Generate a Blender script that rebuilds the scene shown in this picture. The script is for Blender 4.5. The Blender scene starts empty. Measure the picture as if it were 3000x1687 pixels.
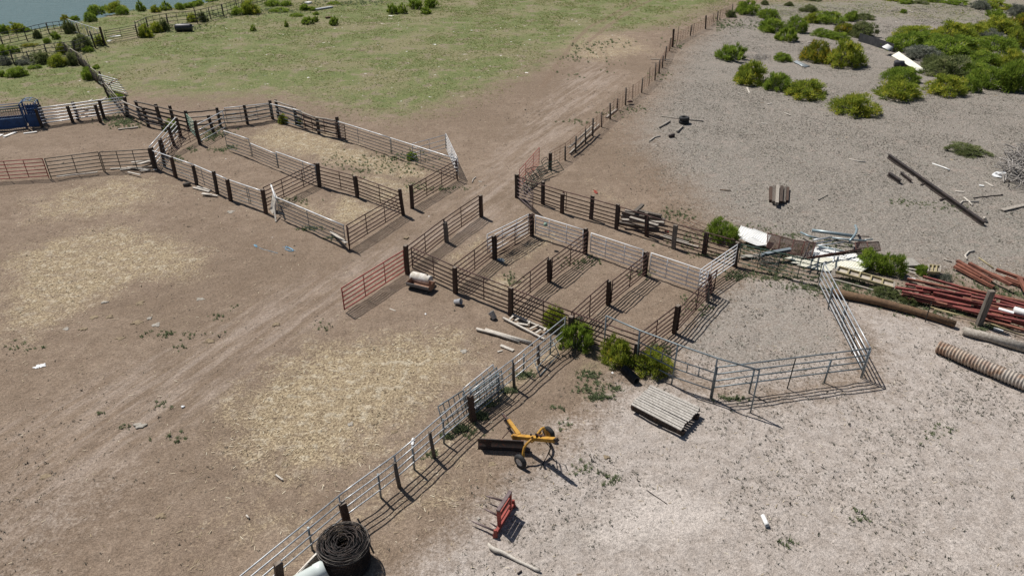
import bpy, math, random
import numpy as np
from mathutils import Vector, Matrix, noise as mnoise
random.seed(7); RNG = np.random.default_rng(11)
SC = bpy.context.scene; COL = SC.collection
# ---------------------------------------------------------------- camera survey
F, PITCH, CAMH = 2080.0, math.radians(30.5), 18.5
CP, SP = math.cos(PITCH), math.sin(PITCH)
CROP = {'A':(0,0,2.4147),'B':(400,250,3.6233),'C':(700,250,2.6343),'D':(1300,0,2.4147),'E':(2050,0,2.7116),
 'F':(2100,400,1.9322),'G':(950,500,2.8987),'H':(1500,500,2.8987),'I':(1350,850,3.4347),'J':(1800,700,2.6341),
 'K':(1300,1150,2.6988),'L':(700,1050,2.2747),'M':(0,0,4.2617),'N':(0,270,10.733),'O':(2150,600,4.83),
 'P':(2550,700,4.831),'Q':(2550,400,5.1756),'R':(1380,1180,6.0375),'S':(1350,1420,5.426),'T':(720,1460,6.3825),
 'U':(1300,1050,6.0389),'V':(0,80,5.795),'W':(400,0,2.8622),'X':(2400,0,4.2933),'Y':(330,230,4.9957),
 'Z':(1500,420,6.5846),'a':(0,600,2.415),'b':(0,1150,2.69875),'c':(2100,1150,1.5256),'f':(0,0,0.85867)}
def px(c, x, y):
    o = CROP[c]; return o[0]+x/o[2], o[1]+y/o[2]
def ray(c, x, y):
    u, v = px(c, x, y); X = (u-1500)/F; Y = -(v-843.5)/F
    return Vector((X, CP+Y*SP, -SP+Y*CP))
def g(c, x, y, z=0.0):                      # survey: where the sight line meets height z
    d = ray(c, x, y); t = (CAMH-z)/-d.z
    return Vector((d.x*t, d.y*t, z))
def topof(b, c, x, y):                      # top of an upright standing at b
    d = ray(c, x, y); dh = Vector((d.x, d.y, 0)); bh = Vector((b.x, b.y, 0))
    t = bh.dot(dh)/dh.dot(dh)
    return Vector((d.x*t, d.y*t, CAMH+d.z*t))
def V(*a): return Vector(a)
def lerp(a, b, t): return a+(b-a)*t
# ---------------------------------------------------------------- mesh helper
ORG = {}
class MB:
    def __init__(s): s.v=[]; s.f=[]; s.m=[]; s.sm=[]
    def face(s, idx, m=0, sm=False): s.f.append(idx); s.m.append(m); s.sm.append(sm)
    def poly(s, pts, m=0):
        n=len(s.v); s.v+= [Vector(p) for p in pts]; s.face(list(range(n,n+len(pts))), m)
    def hexa(s, b4, t4, m=0, mt=None):
        n=len(s.v); s.v += [Vector(p) for p in list(b4)+list(t4)]
        s.face([n+3,n+2,n+1,n],m); s.face([n+4,n+5,n+6,n+7], m if mt is None else mt)
        for i in range(4):
            j=(i+1)%4; s.face([n+i,n+j,n+4+j,n+4+i],m)
    def bar(s, p, q, w, h, up=None, m=0, mt=None, w2=None, h2=None):   # box beam p->q
        p=Vector(p); q=Vector(q); d=(q-p).normalized()
        up = Vector(up) if up is not None else (V(0,0,1) if abs(d.z)<.9 else V(0,1,0))
        r=d.cross(up).normalized(); u=r.cross(d)
        w2=w if w2 is None else w2; h2=h if h2 is None else h2
        k=[(-1,-1),(1,-1),(1,1),(-1,1)]
        s.hexa([p+r*a*w/2+u*b*h/2 for a,b in k],[q+r*a*w2/2+u*b*h2/2 for a,b in k],m,mt)
    def tube(s, pts, r, n=6, m=0, cap=True, r2=None):
        pts=[Vector(p) for p in pts]; N=len(pts)
        rr = r if isinstance(r,(list,tuple)) else [lerp(r, r if r2 is None else r2, i/max(1,N-1)) for i in range(N)]
        base=len(s.v); u=None
        for i,p in enumerate(pts):
            d=(pts[min(i+1,N-1)]-pts[max(i-1,0)])
            d = d.normalized() if d.length>1e-9 else V(0,0,1)
            if u is None:
                a=V(0,0,1) if abs(d.z)<.9 else V(1,0,0); u=d.cross(a).normalized()
            else:
                u=(u-d*u.dot(d)); u=u.normalized() if u.length>1e-6 else d.orthogonal().normalized()
            w=d.cross(u)
            for k in range(n):
                t=2*math.pi*k/n; s.v.append(p+u*(math.cos(t)*rr[i])+w*(math.sin(t)*rr[i]))
        for i in range(N-1):
            for k in range(n):
                k2=(k+1)%n; s.face([base+i*n+k,base+i*n+k2,base+(i+1)*n+k2,base+(i+1)*n+k],m,n>3)
        if cap:
            s.face([base+k for k in range(n)][::-1],m); s.face([base+(N-1)*n+k for k in range(n)],m)
    def lathe(s, c, axis, prof, n=20, m=0, mats=None, sm=True):   # prof: (dist along axis, radius)
        axis=Vector(axis).normalized(); u=axis.orthogonal().normalized(); w=axis.cross(u); base=len(s.v)
        for h,r in prof:
            for k in range(n):
                t=2*math.pi*k/n; s.v.append(Vector(c)+axis*h+(u*math.cos(t)+w*math.sin(t))*r)
        for i in range(len(prof)-1):
            for k in range(n):
                k2=(k+1)%n
                s.face([base+i*n+k,base+i*n+k2,base+(i+1)*n+k2,base+(i+1)*n+k], m if mats is None else mats[i], sm)
    def build(s, name, mats, parent=None, bevel=0):
        me=bpy.data.meshes.new(name); o=ORG.get(parent, V(0,0,0))
        me.from_pydata([tuple(p-o) for p in s.v],[],s.f)
        for mt in (mats if isinstance(mats,(list,tuple)) else [mats]): me.materials.append(mt)
        me.polygons.foreach_set('material_index', s.m); me.polygons.foreach_set('use_smooth', s.sm)
        me.update(); ob=bpy.data.objects.new(name, me); COL.objects.link(ob)
        if parent is not None: ob.parent=parent; ORG[ob]=o
        if bevel:
            b=ob.modifiers.new('Bevel','BEVEL'); b.width=bevel; b.segments=1; b.limit_method='ANGLE'
        return ob
def tag(o, label=None, cat=None, group=None, kind=None):
    if label: o['label']=label
    if cat: o['category']=cat
    if group: o['group']=group
    if kind: o['kind']=kind
    return o
def thing(name, label, cat, loc, group=None):
    o=bpy.data.objects.new(name,None); COL.objects.link(o); o.location=loc; o.empty_display_size=.2
    ORG[o]=Vector(loc); return tag(o,label,cat,group)
def single(mb, name, mats, label, cat, group=None, bevel=0):     # a thing that is one mesh, origin at its base
    vs=mb.v; c=V(sum(p.x for p in vs)/len(vs), sum(p.y for p in vs)/len(vs), min(p.z for p in vs))
    me=MB(); me.v=[p-c for p in vs]; me.f=mb.f; me.m=mb.m; me.sm=mb.sm
    o=me.build(name,mats,None,bevel); o.location=c; return tag(o,label,cat,group)
ORDN=['','first','second','third','fourth','fifth','sixth','seventh','eighth','ninth','tenth','eleventh','twelfth','thirteenth',
 'fourteenth','fifteenth','sixteenth','seventeenth','eighteenth','nineteenth','twentieth','twenty-first','twenty-second','twenty-third',
 'twenty-fourth','twenty-fifth','twenty-sixth','twenty-seventh','twenty-eighth','twenty-ninth','thirtieth']
# ---------------------------------------------------------------- materials
class NT:
    def __init__(s, name):
        s.mat=bpy.data.materials.new(name); s.mat.use_nodes=True; s.t=s.mat.node_tree; s.t.nodes.clear()
        s.out=s.n('ShaderNodeOutputMaterial'); s.bsdf=s.n('ShaderNodeBsdfPrincipled'); s.l(s.bsdf.outputs[0], s.out.inputs[0])
    def n(s, typ, **kw):
        nd=s.t.nodes.new(typ)
        for k,v in kw.items(): setattr(nd,k,v)
        return nd
    def l(s,a,b): s.t.links.new(a,b)
    def put(s, sock, v):
        if hasattr(v,'is_linked') or isinstance(v,bpy.types.NodeSocket): s.l(v,sock)
        else: sock.default_value=v
    def noise(s, scale, detail=3, rough=.55, vec=None, dist=0):
        nd=s.n('ShaderNodeTexNoise'); nd.inputs['Scale'].default_value=scale; nd.inputs['Detail'].default_value=detail
        nd.inputs['Roughness'].default_value=rough; nd.inputs['Distortion'].default_value=dist
        if vec is not None: s.l(vec, nd.inputs['Vector'])
        return nd.outputs['Fac']
    def mix(s, f, a, b, mode='MIX'):
        nd=s.n('ShaderNodeMix',data_type='RGBA',blend_type=mode)
        s.put(nd.inputs[0],f); s.put(nd.inputs[6],c4(a)); s.put(nd.inputs[7],c4(b)); return nd.outputs[2]
    def math(s, op, a, b=0.0, c=None):
        nd=s.n('ShaderNodeMath',operation=op); s.put(nd.inputs[0],a); s.put(nd.inputs[1],b)
        if c is not None: s.put(nd.inputs[2],c)
        return nd.outputs[0]
    def rng(s, v, a, b, c=0.0, d=1.0, smooth=True):
        nd=s.n('ShaderNodeMapRange',interpolation_type='SMOOTHSTEP' if smooth else 'LINEAR')
        s.put(nd.inputs[0],v)
        for i,x in enumerate((a,b,c,d)): nd.inputs[i+1].default_value=x
        return nd.outputs[0]
    def attr(s, name, out='Fac'): return s.n('ShaderNodeAttribute',attribute_name=name).outputs[out]
    def pos(s): return s.n('ShaderNodeNewGeometry').outputs['Position']
    def obj(s): return s.n('ShaderNodeTexCoord').outputs['Object']
    def bump(s, h, dist=.01, strength=.6):
        nd=s.n('ShaderNodeBump'); nd.inputs['Distance'].default_value=dist; nd.inputs['Strength'].default_value=strength
        s.put(nd.inputs['Height'],h); s.l(nd.outputs[0], s.bsdf.inputs['Normal'])
    def set(s, col=None, rough=None, metal=None, spec=None):
        if col is not None: s.put(s.bsdf.inputs['Base Color'],c4(col))
        if rough is not None: s.put(s.bsdf.inputs['Roughness'],rough)
        if metal is not None: s.put(s.bsdf.inputs['Metallic'],metal)
        if spec is not None: s.put(s.bsdf.inputs['Specular IOR Level'],spec)
        return s
def c4(c): return (c[0],c[1],c[2],1.0) if isinstance(c,(tuple,list)) and len(c)==3 else c
def worn(name, a, b, rough=.7, metal=0.0, scale=4.0, stretch=None, lo=.4, hi=.65, detail=5, c=None, bump=0, spec=.3):
    t=NT(name); vec=t.pos()
    if stretch:
        mp=t.n('ShaderNodeMapping'); mp.inputs['Scale'].default_value=stretch; t.l(t.obj(),mp.inputs[0]); vec=mp.outputs[0]
    n=t.noise(scale,detail,.6,vec); col=t.mix(t.rng(n,lo,hi),a,b)
    if c is not None: col=t.mix(t.rng(t.noise(scale*3.1,3,.6,vec),.58,.7),col,c)
    t.set(col,rough,metal,spec)
    if bump: t.bump(n,bump)
    return t.mat
M={}
M['rust']=worn('rusty_pipe',(.058,.030,.026),(.105,.056,.045),.62,.15,2.2)
M['rustred']=worn('rust_red_steel',(.105,.045,.036),(.055,.028,.024),.7,.1,3.0)
M['galv']=worn('galvanised_pipe',(.50,.52,.54),(.36,.38,.40),.42,.45,3.0)
M['galvd']=worn('dull_galvanised_pipe',(.22,.255,.275),(.15,.18,.195),.45,.4,3.0)
M['white']=worn('white_gate_paint',(.80,.80,.80),(.68,.68,.70),.45,0,2.0)
M['silver']=worn('bright_zinc_pipe',(.72,.72,.72),(.55,.56,.57),.38,.25,2.0)  # also paints the light on the top rails of the silver panels
M['red']=worn('faded_red_paint',(.36,.065,.055),(.25,.05,.045),.55,0,2.5,c=(.12,.05,.04))
M['green']=worn('dark_green_paint',(.035,.075,.055),(.05,.085,.07),.5,.1,3.0)
M['ltgreen']=worn('pale_green_paint',(.30,.42,.33),(.20,.32,.24),.5,0,3.0)
M['black']=worn('blackened_pipe',(.022,.026,.024),(.045,.045,.042),.5,.2,3.0)
M['wire']=worn('old_wire',(.12,.11,.10),(.19,.17,.15),.55,.4,5.0)
M['rwire']=worn('rusty_wire',(.20,.10,.06),(.12,.06,.04),.7,.1,5.0)
M['tie']=worn('creosote_tie',(.042,.030,.024),(.085,.062,.050),.85,0,1.5,(9,9,1.2),.35,.7,5,(.13,.105,.085),.004)
M['tiered']=worn('brown_tie',(.085,.052,.038),(.05,.034,.027),.85,0,1.5,(9,9,1.2),.35,.7,5,(.15,.11,.085),.004)
M['tiegrey']=worn('grey_tie',(.20,.18,.155),(.10,.085,.072),.9,0,1.5,(9,9,1.2),.35,.7,5,None,.004)
M['endgrain']=worn('end_grain',(.24,.20,.165),(.13,.105,.085),.9,0,9.0)
M['oldwood']=worn('silvered_wood',(.40,.365,.32),(.25,.22,.185),.85,0,2.2,(5,5,5),.35,.65,5,(.16,.13,.11),.003)
M['bleached']=worn('bleached_wood',(.58,.54,.48),(.42,.38,.33),.85,0,3,(4,4,4),.35,.65,5,(.26,.23,.20),.003)
M['darkwood']=worn('dark_weathered_wood',(.15,.13,.11),(.085,.07,.06),.9,0,3,(4,4,4),.35,.65,5,(.24,.21,.18),.004)
M['brownlog']=worn('brown_log',(.17,.105,.06),(.10,.062,.038),.85,0,2.4,(3,3,3),.35,.65,5,(.22,.15,.09),.005)
M['deck']=worn('grey_deck_boards',(.47,.44,.40),(.35,.325,.29),.85,0,2.5,(5,1.4,5),.35,.65,5,(.22,.19,.165),.003)
M['yellow']=worn('implement_yellow',(.50,.275,.045),(.37,.19,.035),.55,0,4.0,c=(.17,.08,.04))
M['blade']=worn('blade_steel',(.05,.045,.045),(.075,.055,.05),.6,.3,2.5,c=(.17,.07,.05))
M['spear']=worn('spear_red',(.34,.07,.055),(.25,.05,.04),.5,0,4,c=(.16,.06,.05))
M['spearbar']=worn('worn_steel_bar',(.17,.13,.13),(.11,.08,.08),.5,.3,4)
M['rubber']=worn('tyre_rubber',(.022,.023,.025),(.045,.045,.045),.8,0,6)
M['rim']=worn('white_rim',(.62,.61,.58),(.45,.43,.40),.5,.1,6)
M['hose']=worn('black_hose',(.02,.02,.02),(.035,.035,.035),.5,0,6)
M['blue']=worn('chute_blue',(.022,.075,.21),(.016,.05,.14),.5,.05,3,c=(.05,.07,.12))
M['bluelt']=worn('chute_blue_worn',(.16,.24,.38),(.08,.14,.27),.45,.2,4)
M['tin']=worn('white_tin',(.80,.80,.78),(.72,.72,.70),.42,.05,2)
M['cream']=worn('cream_tin',(.78,.77,.66),(.70,.68,.57),.42,.05,2)
M['greytin']=worn('grey_tin',(.42,.46,.48),(.33,.36,.38),.4,.35,2)
M['darktin']=worn('dark_tin',(.05,.052,.06),(.08,.08,.085),.5,.3,2)
M['grate']=worn('rust_grate',(.05,.026,.022),(.085,.04,.03),.75,.1,4)
M['pipeblue']=worn('blue_grey_pipe',(.23,.30,.33),(.33,.38,.40),.4,.3,3)
M['channel']=worn('red_oxide_steel',(.235,.066,.056),(.15,.048,.042),.65,.05,2.6,c=(.27,.16,.10))
M['channelo']=worn('orange_rust_steel',(.25,.105,.07),(.16,.065,.045),.7,.05,2.2,c=(.14,.055,.04))
M['ply']=worn('form_plywood',(.50,.45,.38),(.36,.31,.25),.8,0,3)
M['formyel']=worn('form_yellow',(.38,.32,.17),(.29,.245,.15),.7,0,4,c=(.33,.29,.2))
M['concrete']=worn('concrete',(.34,.32,.28),(.26,.245,.22),.9,0,4,bump=.004)
M['culvert']=worn('culvert_zinc',(.40,.37,.33),(.27,.24,.21),.5,.25,1.6,c=(.36,.23,.15))
M['culvertr']=worn('culvert_rust',(.36,.27,.20),(.27,.155,.10),.7,.1,2.2,c=(.20,.09,.055))
M['pvc']=worn('pale_pvc',(.66,.72,.70),(.60,.66,.64),.35,0,2)
M['plastic']=worn('grey_plastic',(.42,.43,.45),(.34,.35,.37),.5,0,5)
M['bag']=worn('white_bag',(.78,.78,.78),(.60,.62,.64),.5,0,9)
M['stone']=worn('pale_stone',(.36,.335,.295),(.25,.225,.19),.9,0,9,bump=.006)
M['dung']=worn('dry_dung',(.26,.205,.135),(.16,.12,.08),.95,0,12,bump=.006)
M['twine']=worn('blue_twine',(.20,.38,.52),(.28,.45,.58),.7,0,9)
M['rtwine']=worn('red_twine',(.50,.08,.05),(.40,.07,.05),.7,0,9)
M['darksteel']=worn('dark_steel',(.05,.042,.04),(.085,.065,.058),.55,.3,3)
M['trough']=worn('grey_trough',(.20,.20,.205),(.13,.13,.135),.6,.1,4)
M['troughin']=worn('trough_inside',(.30,.18,.12),(.22,.13,.09),.85,0,5)
M['mudwhite']=worn('mud_stained_white',(.68,.65,.60),(.50,.45,.38),.7,0,4,c=(.36,.29,.22))
M['twig']=worn('grey_twigs',(.38,.355,.33),(.24,.22,.20),.9,0,5)
def leafmat(name, stops, rough=.75, transl=.0):
    t=NT(name); r=t.n('ShaderNodeValToRGB'); els=r.color_ramp.elements
    while len(els)<len(stops): els.new(.5)
    for e,(p,c) in zip(els,stops): e.position=p; e.color=c4(c)
    t.l(t.attr('tint'), r.inputs[0]); t.set(r.outputs[0],rough,0,.15)
    if transl>0:
        tr=t.n('ShaderNodeBsdfTranslucent'); t.l(r.outputs[0],tr.inputs[0]); mx=t.n('ShaderNodeMixShader'); mx.inputs[0].default_value=transl
        t.l(t.bsdf.outputs[0],mx.inputs[1]); t.l(tr.outputs[0],mx.inputs[2]); t.l(mx.outputs[0],t.out.inputs[0])
    return t.mat
M['leafg']=leafmat('shrub_green_leaf',[(0,(.11,.165,.03)),(.4,(.22,.315,.045)),(.75,(.34,.43,.065)),(1,(.46,.48,.10))],.75,.5)
M['leafy']=leafmat('shrub_yellow_leaf',[(0,(.13,.18,.03)),(.4,(.27,.33,.045)),(.72,(.42,.44,.065)),(1,(.58,.48,.06))],.75,.5)
M['leafo']=leafmat('shrub_orange_flower',[(0,(.11,.15,.03)),(.5,(.24,.28,.04)),(.72,(.46,.36,.04)),(1,(.60,.36,.035))],.75,.5)
M['leafs']=leafmat('sagebrush_leaf',[(0,(.13,.145,.11)),(.5,(.22,.235,.19)),(.85,(.32,.33,.27)),(1,(.42,.41,.34))],.75,.35)
M['leafd']=leafmat('dull_shrub_leaf',[(0,(.10,.125,.05)),(.5,(.19,.225,.085)),(.85,(.29,.31,.14)),(1,(.38,.36,.20))],.75,.45)
M['straw']=leafmat('straw',[(0,(.20,.15,.09)),(.5,(.38,.31,.20)),(.85,(.55,.47,.34)),(1,(.68,.62,.48))])
M['weed']=leafmat('dry_weed',[(0,(.075,.075,.06)),(.45,(.12,.118,.095)),(.75,(.20,.19,.155)),(1,(.42,.38,.32))])
M['grass']=leafmat('pasture_grass',[(0,(.13,.185,.05)),(.5,(.22,.26,.08)),(.8,(.33,.31,.14)),(1,(.52,.44,.27))],.75,.45)
M['greenweed']=leafmat('green_weed',[(0,(.14,.175,.10)),(.5,(.21,.255,.135)),(1,(.31,.335,.19))],.75,.45)
M['chips']=leafmat('chips',[(0,(.09,.068,.05)),(.4,(.19,.145,.105)),(.75,(.33,.26,.18)),(.92,(.48,.44,.38)),(1,(.74,.72,.68))],.9)
# ---------------------------------------------------------------- ground: where straw, grass, dust lie
TAB=np.random.default_rng(5).random((256,256))
def vnoise(x,y,s,seed=0):
    x=x/s+seed*17.31; y=y/s+seed*9.77; xi=np.floor(x).astype(int); yi=np.floor(y).astype(int); fx=x-xi; fy=y-yi
    fx=fx*fx*(3-2*fx); fy=fy*fy*(3-2*fy); t=lambda a,b: TAB[a&255,b&255]
    return (t(xi,yi)*(1-fx)+t(xi+1,yi)*fx)*(1-fy)+(t(xi,yi+1)*(1-fx)+t(xi+1,yi+1)*fx)*fy
def sdist(x,y,poly):                         # signed distance, inside positive
    x=np.asarray(x,float); y=np.asarray(y,float); d=np.full(x.shape,1e9); ins=np.zeros(x.shape,bool); n=len(poly)
    for i in range(n):
        ax,ay=poly[i][0],poly[i][1]; bx,by=poly[(i+1)%n][0],poly[(i+1)%n][1]; ex,ey=bx-ax,by-ay
        t=np.clip(((x-ax)*ex+(y-ay)*ey)/(ex*ex+ey*ey+1e-12),0,1); d=np.minimum(d,np.hypot(x-ax-t*ex,y-ay-t*ey))
        c=((ay>y)!=(by>y)); ins ^= c & (x < (bx-ax)*(y-ay)/((by-ay) if abs(by-ay)>1e-12 else 1e-12)+ax)
    return np.where(ins,d,-d)
def ldist(x,y,pl):
    d=np.full(np.shape(x),1e9)
    for a,b in zip(pl[:-1],pl[1:]):
        ex,ey=b[0]-a[0],b[1]-a[1]; t=np.clip(((x-a[0])*ex+(y-a[1])*ey)/(ex*ex+ey*ey),0,1)
        d=np.minimum(d,np.hypot(x-a[0]-t*ex,y-a[1]-t*ey))
    return d
def zp(pts): return [tuple(g('f',a,b)[:2]) for a,b in pts]
ZONES={'straw':[
 (.80,1.6,[(0,650),(120,600),(300,560),(420,590),(540,640),(500,700),(350,715),(200,790),(60,860),(0,880)]),
 (.68,1.8,[(60,510),(160,470),(300,440),(400,445),(430,490),(330,540),(180,560),(80,560)]),
 (.95,1.8,[(560,1030),(680,930),(800,860),(930,850),(1120,830),(1210,880),(1150,960),(1000,1080),(880,1180),(720,1210),(580,1140)]),
 (.42,2.0,[(620,1190),(860,1200),(820,1300),(640,1449),(420,1449),(500,1300)]),
 (.90,1.3,[(620,345),(690,315),(800,330),(900,370),(1060,420),(1080,450),(980,450),(880,420),(780,395),(660,372)]),
 (.6,1.0,[(880,430),(1000,440),(1090,470),(1000,520),(920,500)]),
 (.85,.8,[(870,490),(960,525),(900,565),(820,555),(840,510)]),
 (.55,.9,[(720,500),(800,500),(860,540),(800,560)]),
 (.68,.9,[(1235,690),(1330,650),(1400,610),(1390,585),(1320,620),(1210,690),(1240,740),(1310,735),(1330,690)]),
 (.55,.7,[(1110,655),(1200,585),(1240,600),(1220,630),(1140,685)]),
 (.45,.8,[(1300,585),(1340,560),(1460,600),(1400,620)]),
 (.72,.5,[(1400,850),(1430,875),(1120,1140),(900,1320),(700,1449),(640,1449),(860,1310),(1180,1050)]),
 (.50,1.5,[(1000,1180),(1240,1080),(1180,1300),(960,1360),(930,1300)]),
 (.55,2.5,[(930,150),(990,90),(1070,50),(1080,70),(1010,110),(960,165)]),
 (.70,2.2,[(1330,110),(1450,75),(1600,90),(1650,130),(1500,160),(1400,135)]),
 (.45,2.5,[(560,210),(760,200),(820,240),(700,250),(560,240)]),
 (.4,.8,[(1480,440),(1560,500),(1700,540),(1690,556),(1540,516),(1470,470)])],
'green':[
 (.95,4.5,[(-300,80),(-300,262),(250,262),(330,235),(520,255),(700,240),(900,285),(1010,300),(1110,282),(1220,235),(1330,185),(1420,140),(1500,85),(1690,70),(1860,0),(1900,-80),(-400,-80)]),
 (.50,3.0,[(1880,-60),(2700,-60),(2700,50),(2400,60),(2150,45),(1980,60),(1890,30)]),
 (.42,1.0,[(1450,760),(1560,890),(1540,980),(1450,1000),(1420,930)])],
'gray':[
 (.88,6.0,[(1880,10),(2900,-30),(2900,730),(2120,700),(2060,700),(1980,650),(1860,600),(1760,530),(1680,440),(1600,360),(1600,300),(1650,230),(1720,120)]),
 (.55,1.2,[(1740,750),(1850,690),(2060,700),(2100,760),(2170,890),(2050,930),(1880,960),(1760,920),(1660,890)]),
 (.45,1.6,[(1250,1330),(1400,1260),(1700,1200),(1900,1300),(1700,1449),(1200,1449)])],
'pale':[
 (.85,2.0,[(1020,1449),(1190,1300),(1300,1210),(1450,1090),(1560,960),(1700,960),(1830,1000),(1960,1000),(2200,960),(2190,870),(2100,750),(2300,790),(2800,900),(2900,1700),(900,1700)]),
 (.45,4.0,[(-60,1230),(250,1160),(450,1180),(330,1290),(180,1400),(120,1520),(-80,1520)]),
 (.62,1.2,[(1680,880),(1860,690),(2060,690),(2140,780),(2190,960),(1900,1010),(1700,960)]),
 (.22,2.5,[(1290,250),(1400,225),(1500,180),(1490,250),(1390,310),(1300,300)]),
 (.50,1.0,[(2040,190),(2150,200),(2160,230),(2060,225)]),(.55,1.2,[(2170,330),(2280,345),(2290,365),(2190,360)]),
 (.6,1.2,[(2480,350),(2700,340),(2700,385),(2500,375)]),(.35,1.5,[(2000,470),(2300,430),(2350,520),(2080,560)])],
'lane':[(1.0,2.5,[(0,1080),(420,880),(800,700),(1030,600),(1190,470),(1260,380),(1330,290),(1480,150),(1570,190),(1440,330),(1330,430),(1250,560),(1010,650),(860,770),(600,950),(330,1160),(0,1420)])],
'dust':[(.8,1.2,[(1460,1330),(1620,1190),(1900,1290),(1780,1360),(1500,1400)]),(.6,1.2,[(2080,1180),(2300,1130),(2330,1210),(2150,1260)]),
 (.6,1.5,[(2250,1330),(2480,1300),(2576,1449),(2300,1449)]),(.5,1.0,[(1270,1060),(1420,1020),(1560,1060),(1400,1110)])]}
ZW={k:[(a,w,zp(p)) for a,w,p in v] for k,v in ZONES.items()}
TRACKS=[zp(t) for t in ([(1600,0),(1545,35),(1480,70),(1445,105),(1400,165),(1365,220)],[(1640,0),(1580,30),(1530,65),(1475,110)])]
def zone(k,x,y):
    w=np.zeros(np.shape(x))
    for a,s,p in ZW[k]:
        w=np.maximum(w,a*np.clip(.5+sdist(x,y,p)/(2*s),0,1))
    return w
BANK=[tuple(g('f',a,b)[:2]) for a,b in [(0,82),(60,76),(150,60),(215,48),(260,40),(320,24),(440,19),(500,8)]]
e0=BANK[-1]; BANKP=[(-700,BANK[0][1]-60),(-110,BANK[0][1]-8)]+BANK+[(e0[0]+6,e0[1]+14),(e0[0]+60,e0[1]+160),(e0[0]+60,1500),(-900,1500)]
def height(x,y):
    z=(vnoise(x,y,2.6,1)-.5)*.055+(vnoise(x,y,.75,2)-.5)*.036+(vnoise(x,y,.42,3)-.5)*.050
    far=np.clip((y-60)/60,0,1); z=z*(1-.4*far)-.008
    s=sdist(x,y,BANKP); return z-1.3*np.clip(.15+s/5.0,0,1)
def axis(lo,hi,step,ends,grow=1.28):
    a=list(np.arange(lo,hi,step)); s=step; l=[lo]; 
    while l[-1]>ends[0]: s*=grow; l.append(l[-1]-s)
    s=step; r=[a[-1]]
    while r[-1]<ends[1]: s*=grow; r.append(r[-1]+s)
    return np.array(l[1:][::-1]+a+r[1:])
xs=axis(-46,46,.17,(-1500,1500)); ys=np.concatenate([axis(9,60,.14,(-150,60.1))[:-1],np.arange(60.2,150,.45)]); 
tail=[150]; s=.45
while tail[-1]<3000: s*=1.3; tail.append(tail[-1]+s)
ys=np.concatenate([ys,np.array(tail[1:])])
GX,GY=np.meshgrid(xs,ys); nx,ny=len(xs),len(ys); gx=GX.ravel(); gy=GY.ravel(); gz=height(gx,gy)
me=bpy.data.meshes.new('ground'); N=nx*ny; me.vertices.add(N)
me.vertices.foreach_set('co', np.stack([gx,gy,gz],1).ravel().astype(np.float32))
ii=(np.arange(ny-1)[:,None]*nx+np.arange(nx-1)[None,:]).ravel()
q=np.stack([ii,ii+1,ii+nx+1,ii+nx],1).astype(np.int32)
me.loops.add(q.size); me.loops.foreach_set('vertex_index',q.ravel()); me.polygons.add(len(q))
me.polygons.foreach_set('loop_start',np.arange(0,q.size,4,dtype=np.int32)); me.polygons.foreach_set('use_smooth',np.ones(len(q),bool))
me.update(calc_edges=True)
for k in ZW:
    at=me.attributes.new(k,'FLOAT','POINT'); at.data.foreach_set('value',zone(k,gx,gy).astype(np.float32))
tr=np.zeros(N)
for t in TRACKS: tr=np.maximum(tr,np.clip(1-ldist(gx,gy,t)/.55,0,1))
me.attributes.new('track','FLOAT','POINT').data.foreach_set('value',tr.astype(np.float32))
ground=bpy.data.objects.new('ground',me); COL.objects.link(ground); ground['kind']='structure'
q0,q1=g('f',200,1300),g('f',1000,690); LANG=math.atan2(q1.y-q0.y,q1.x-q0.x)
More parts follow.
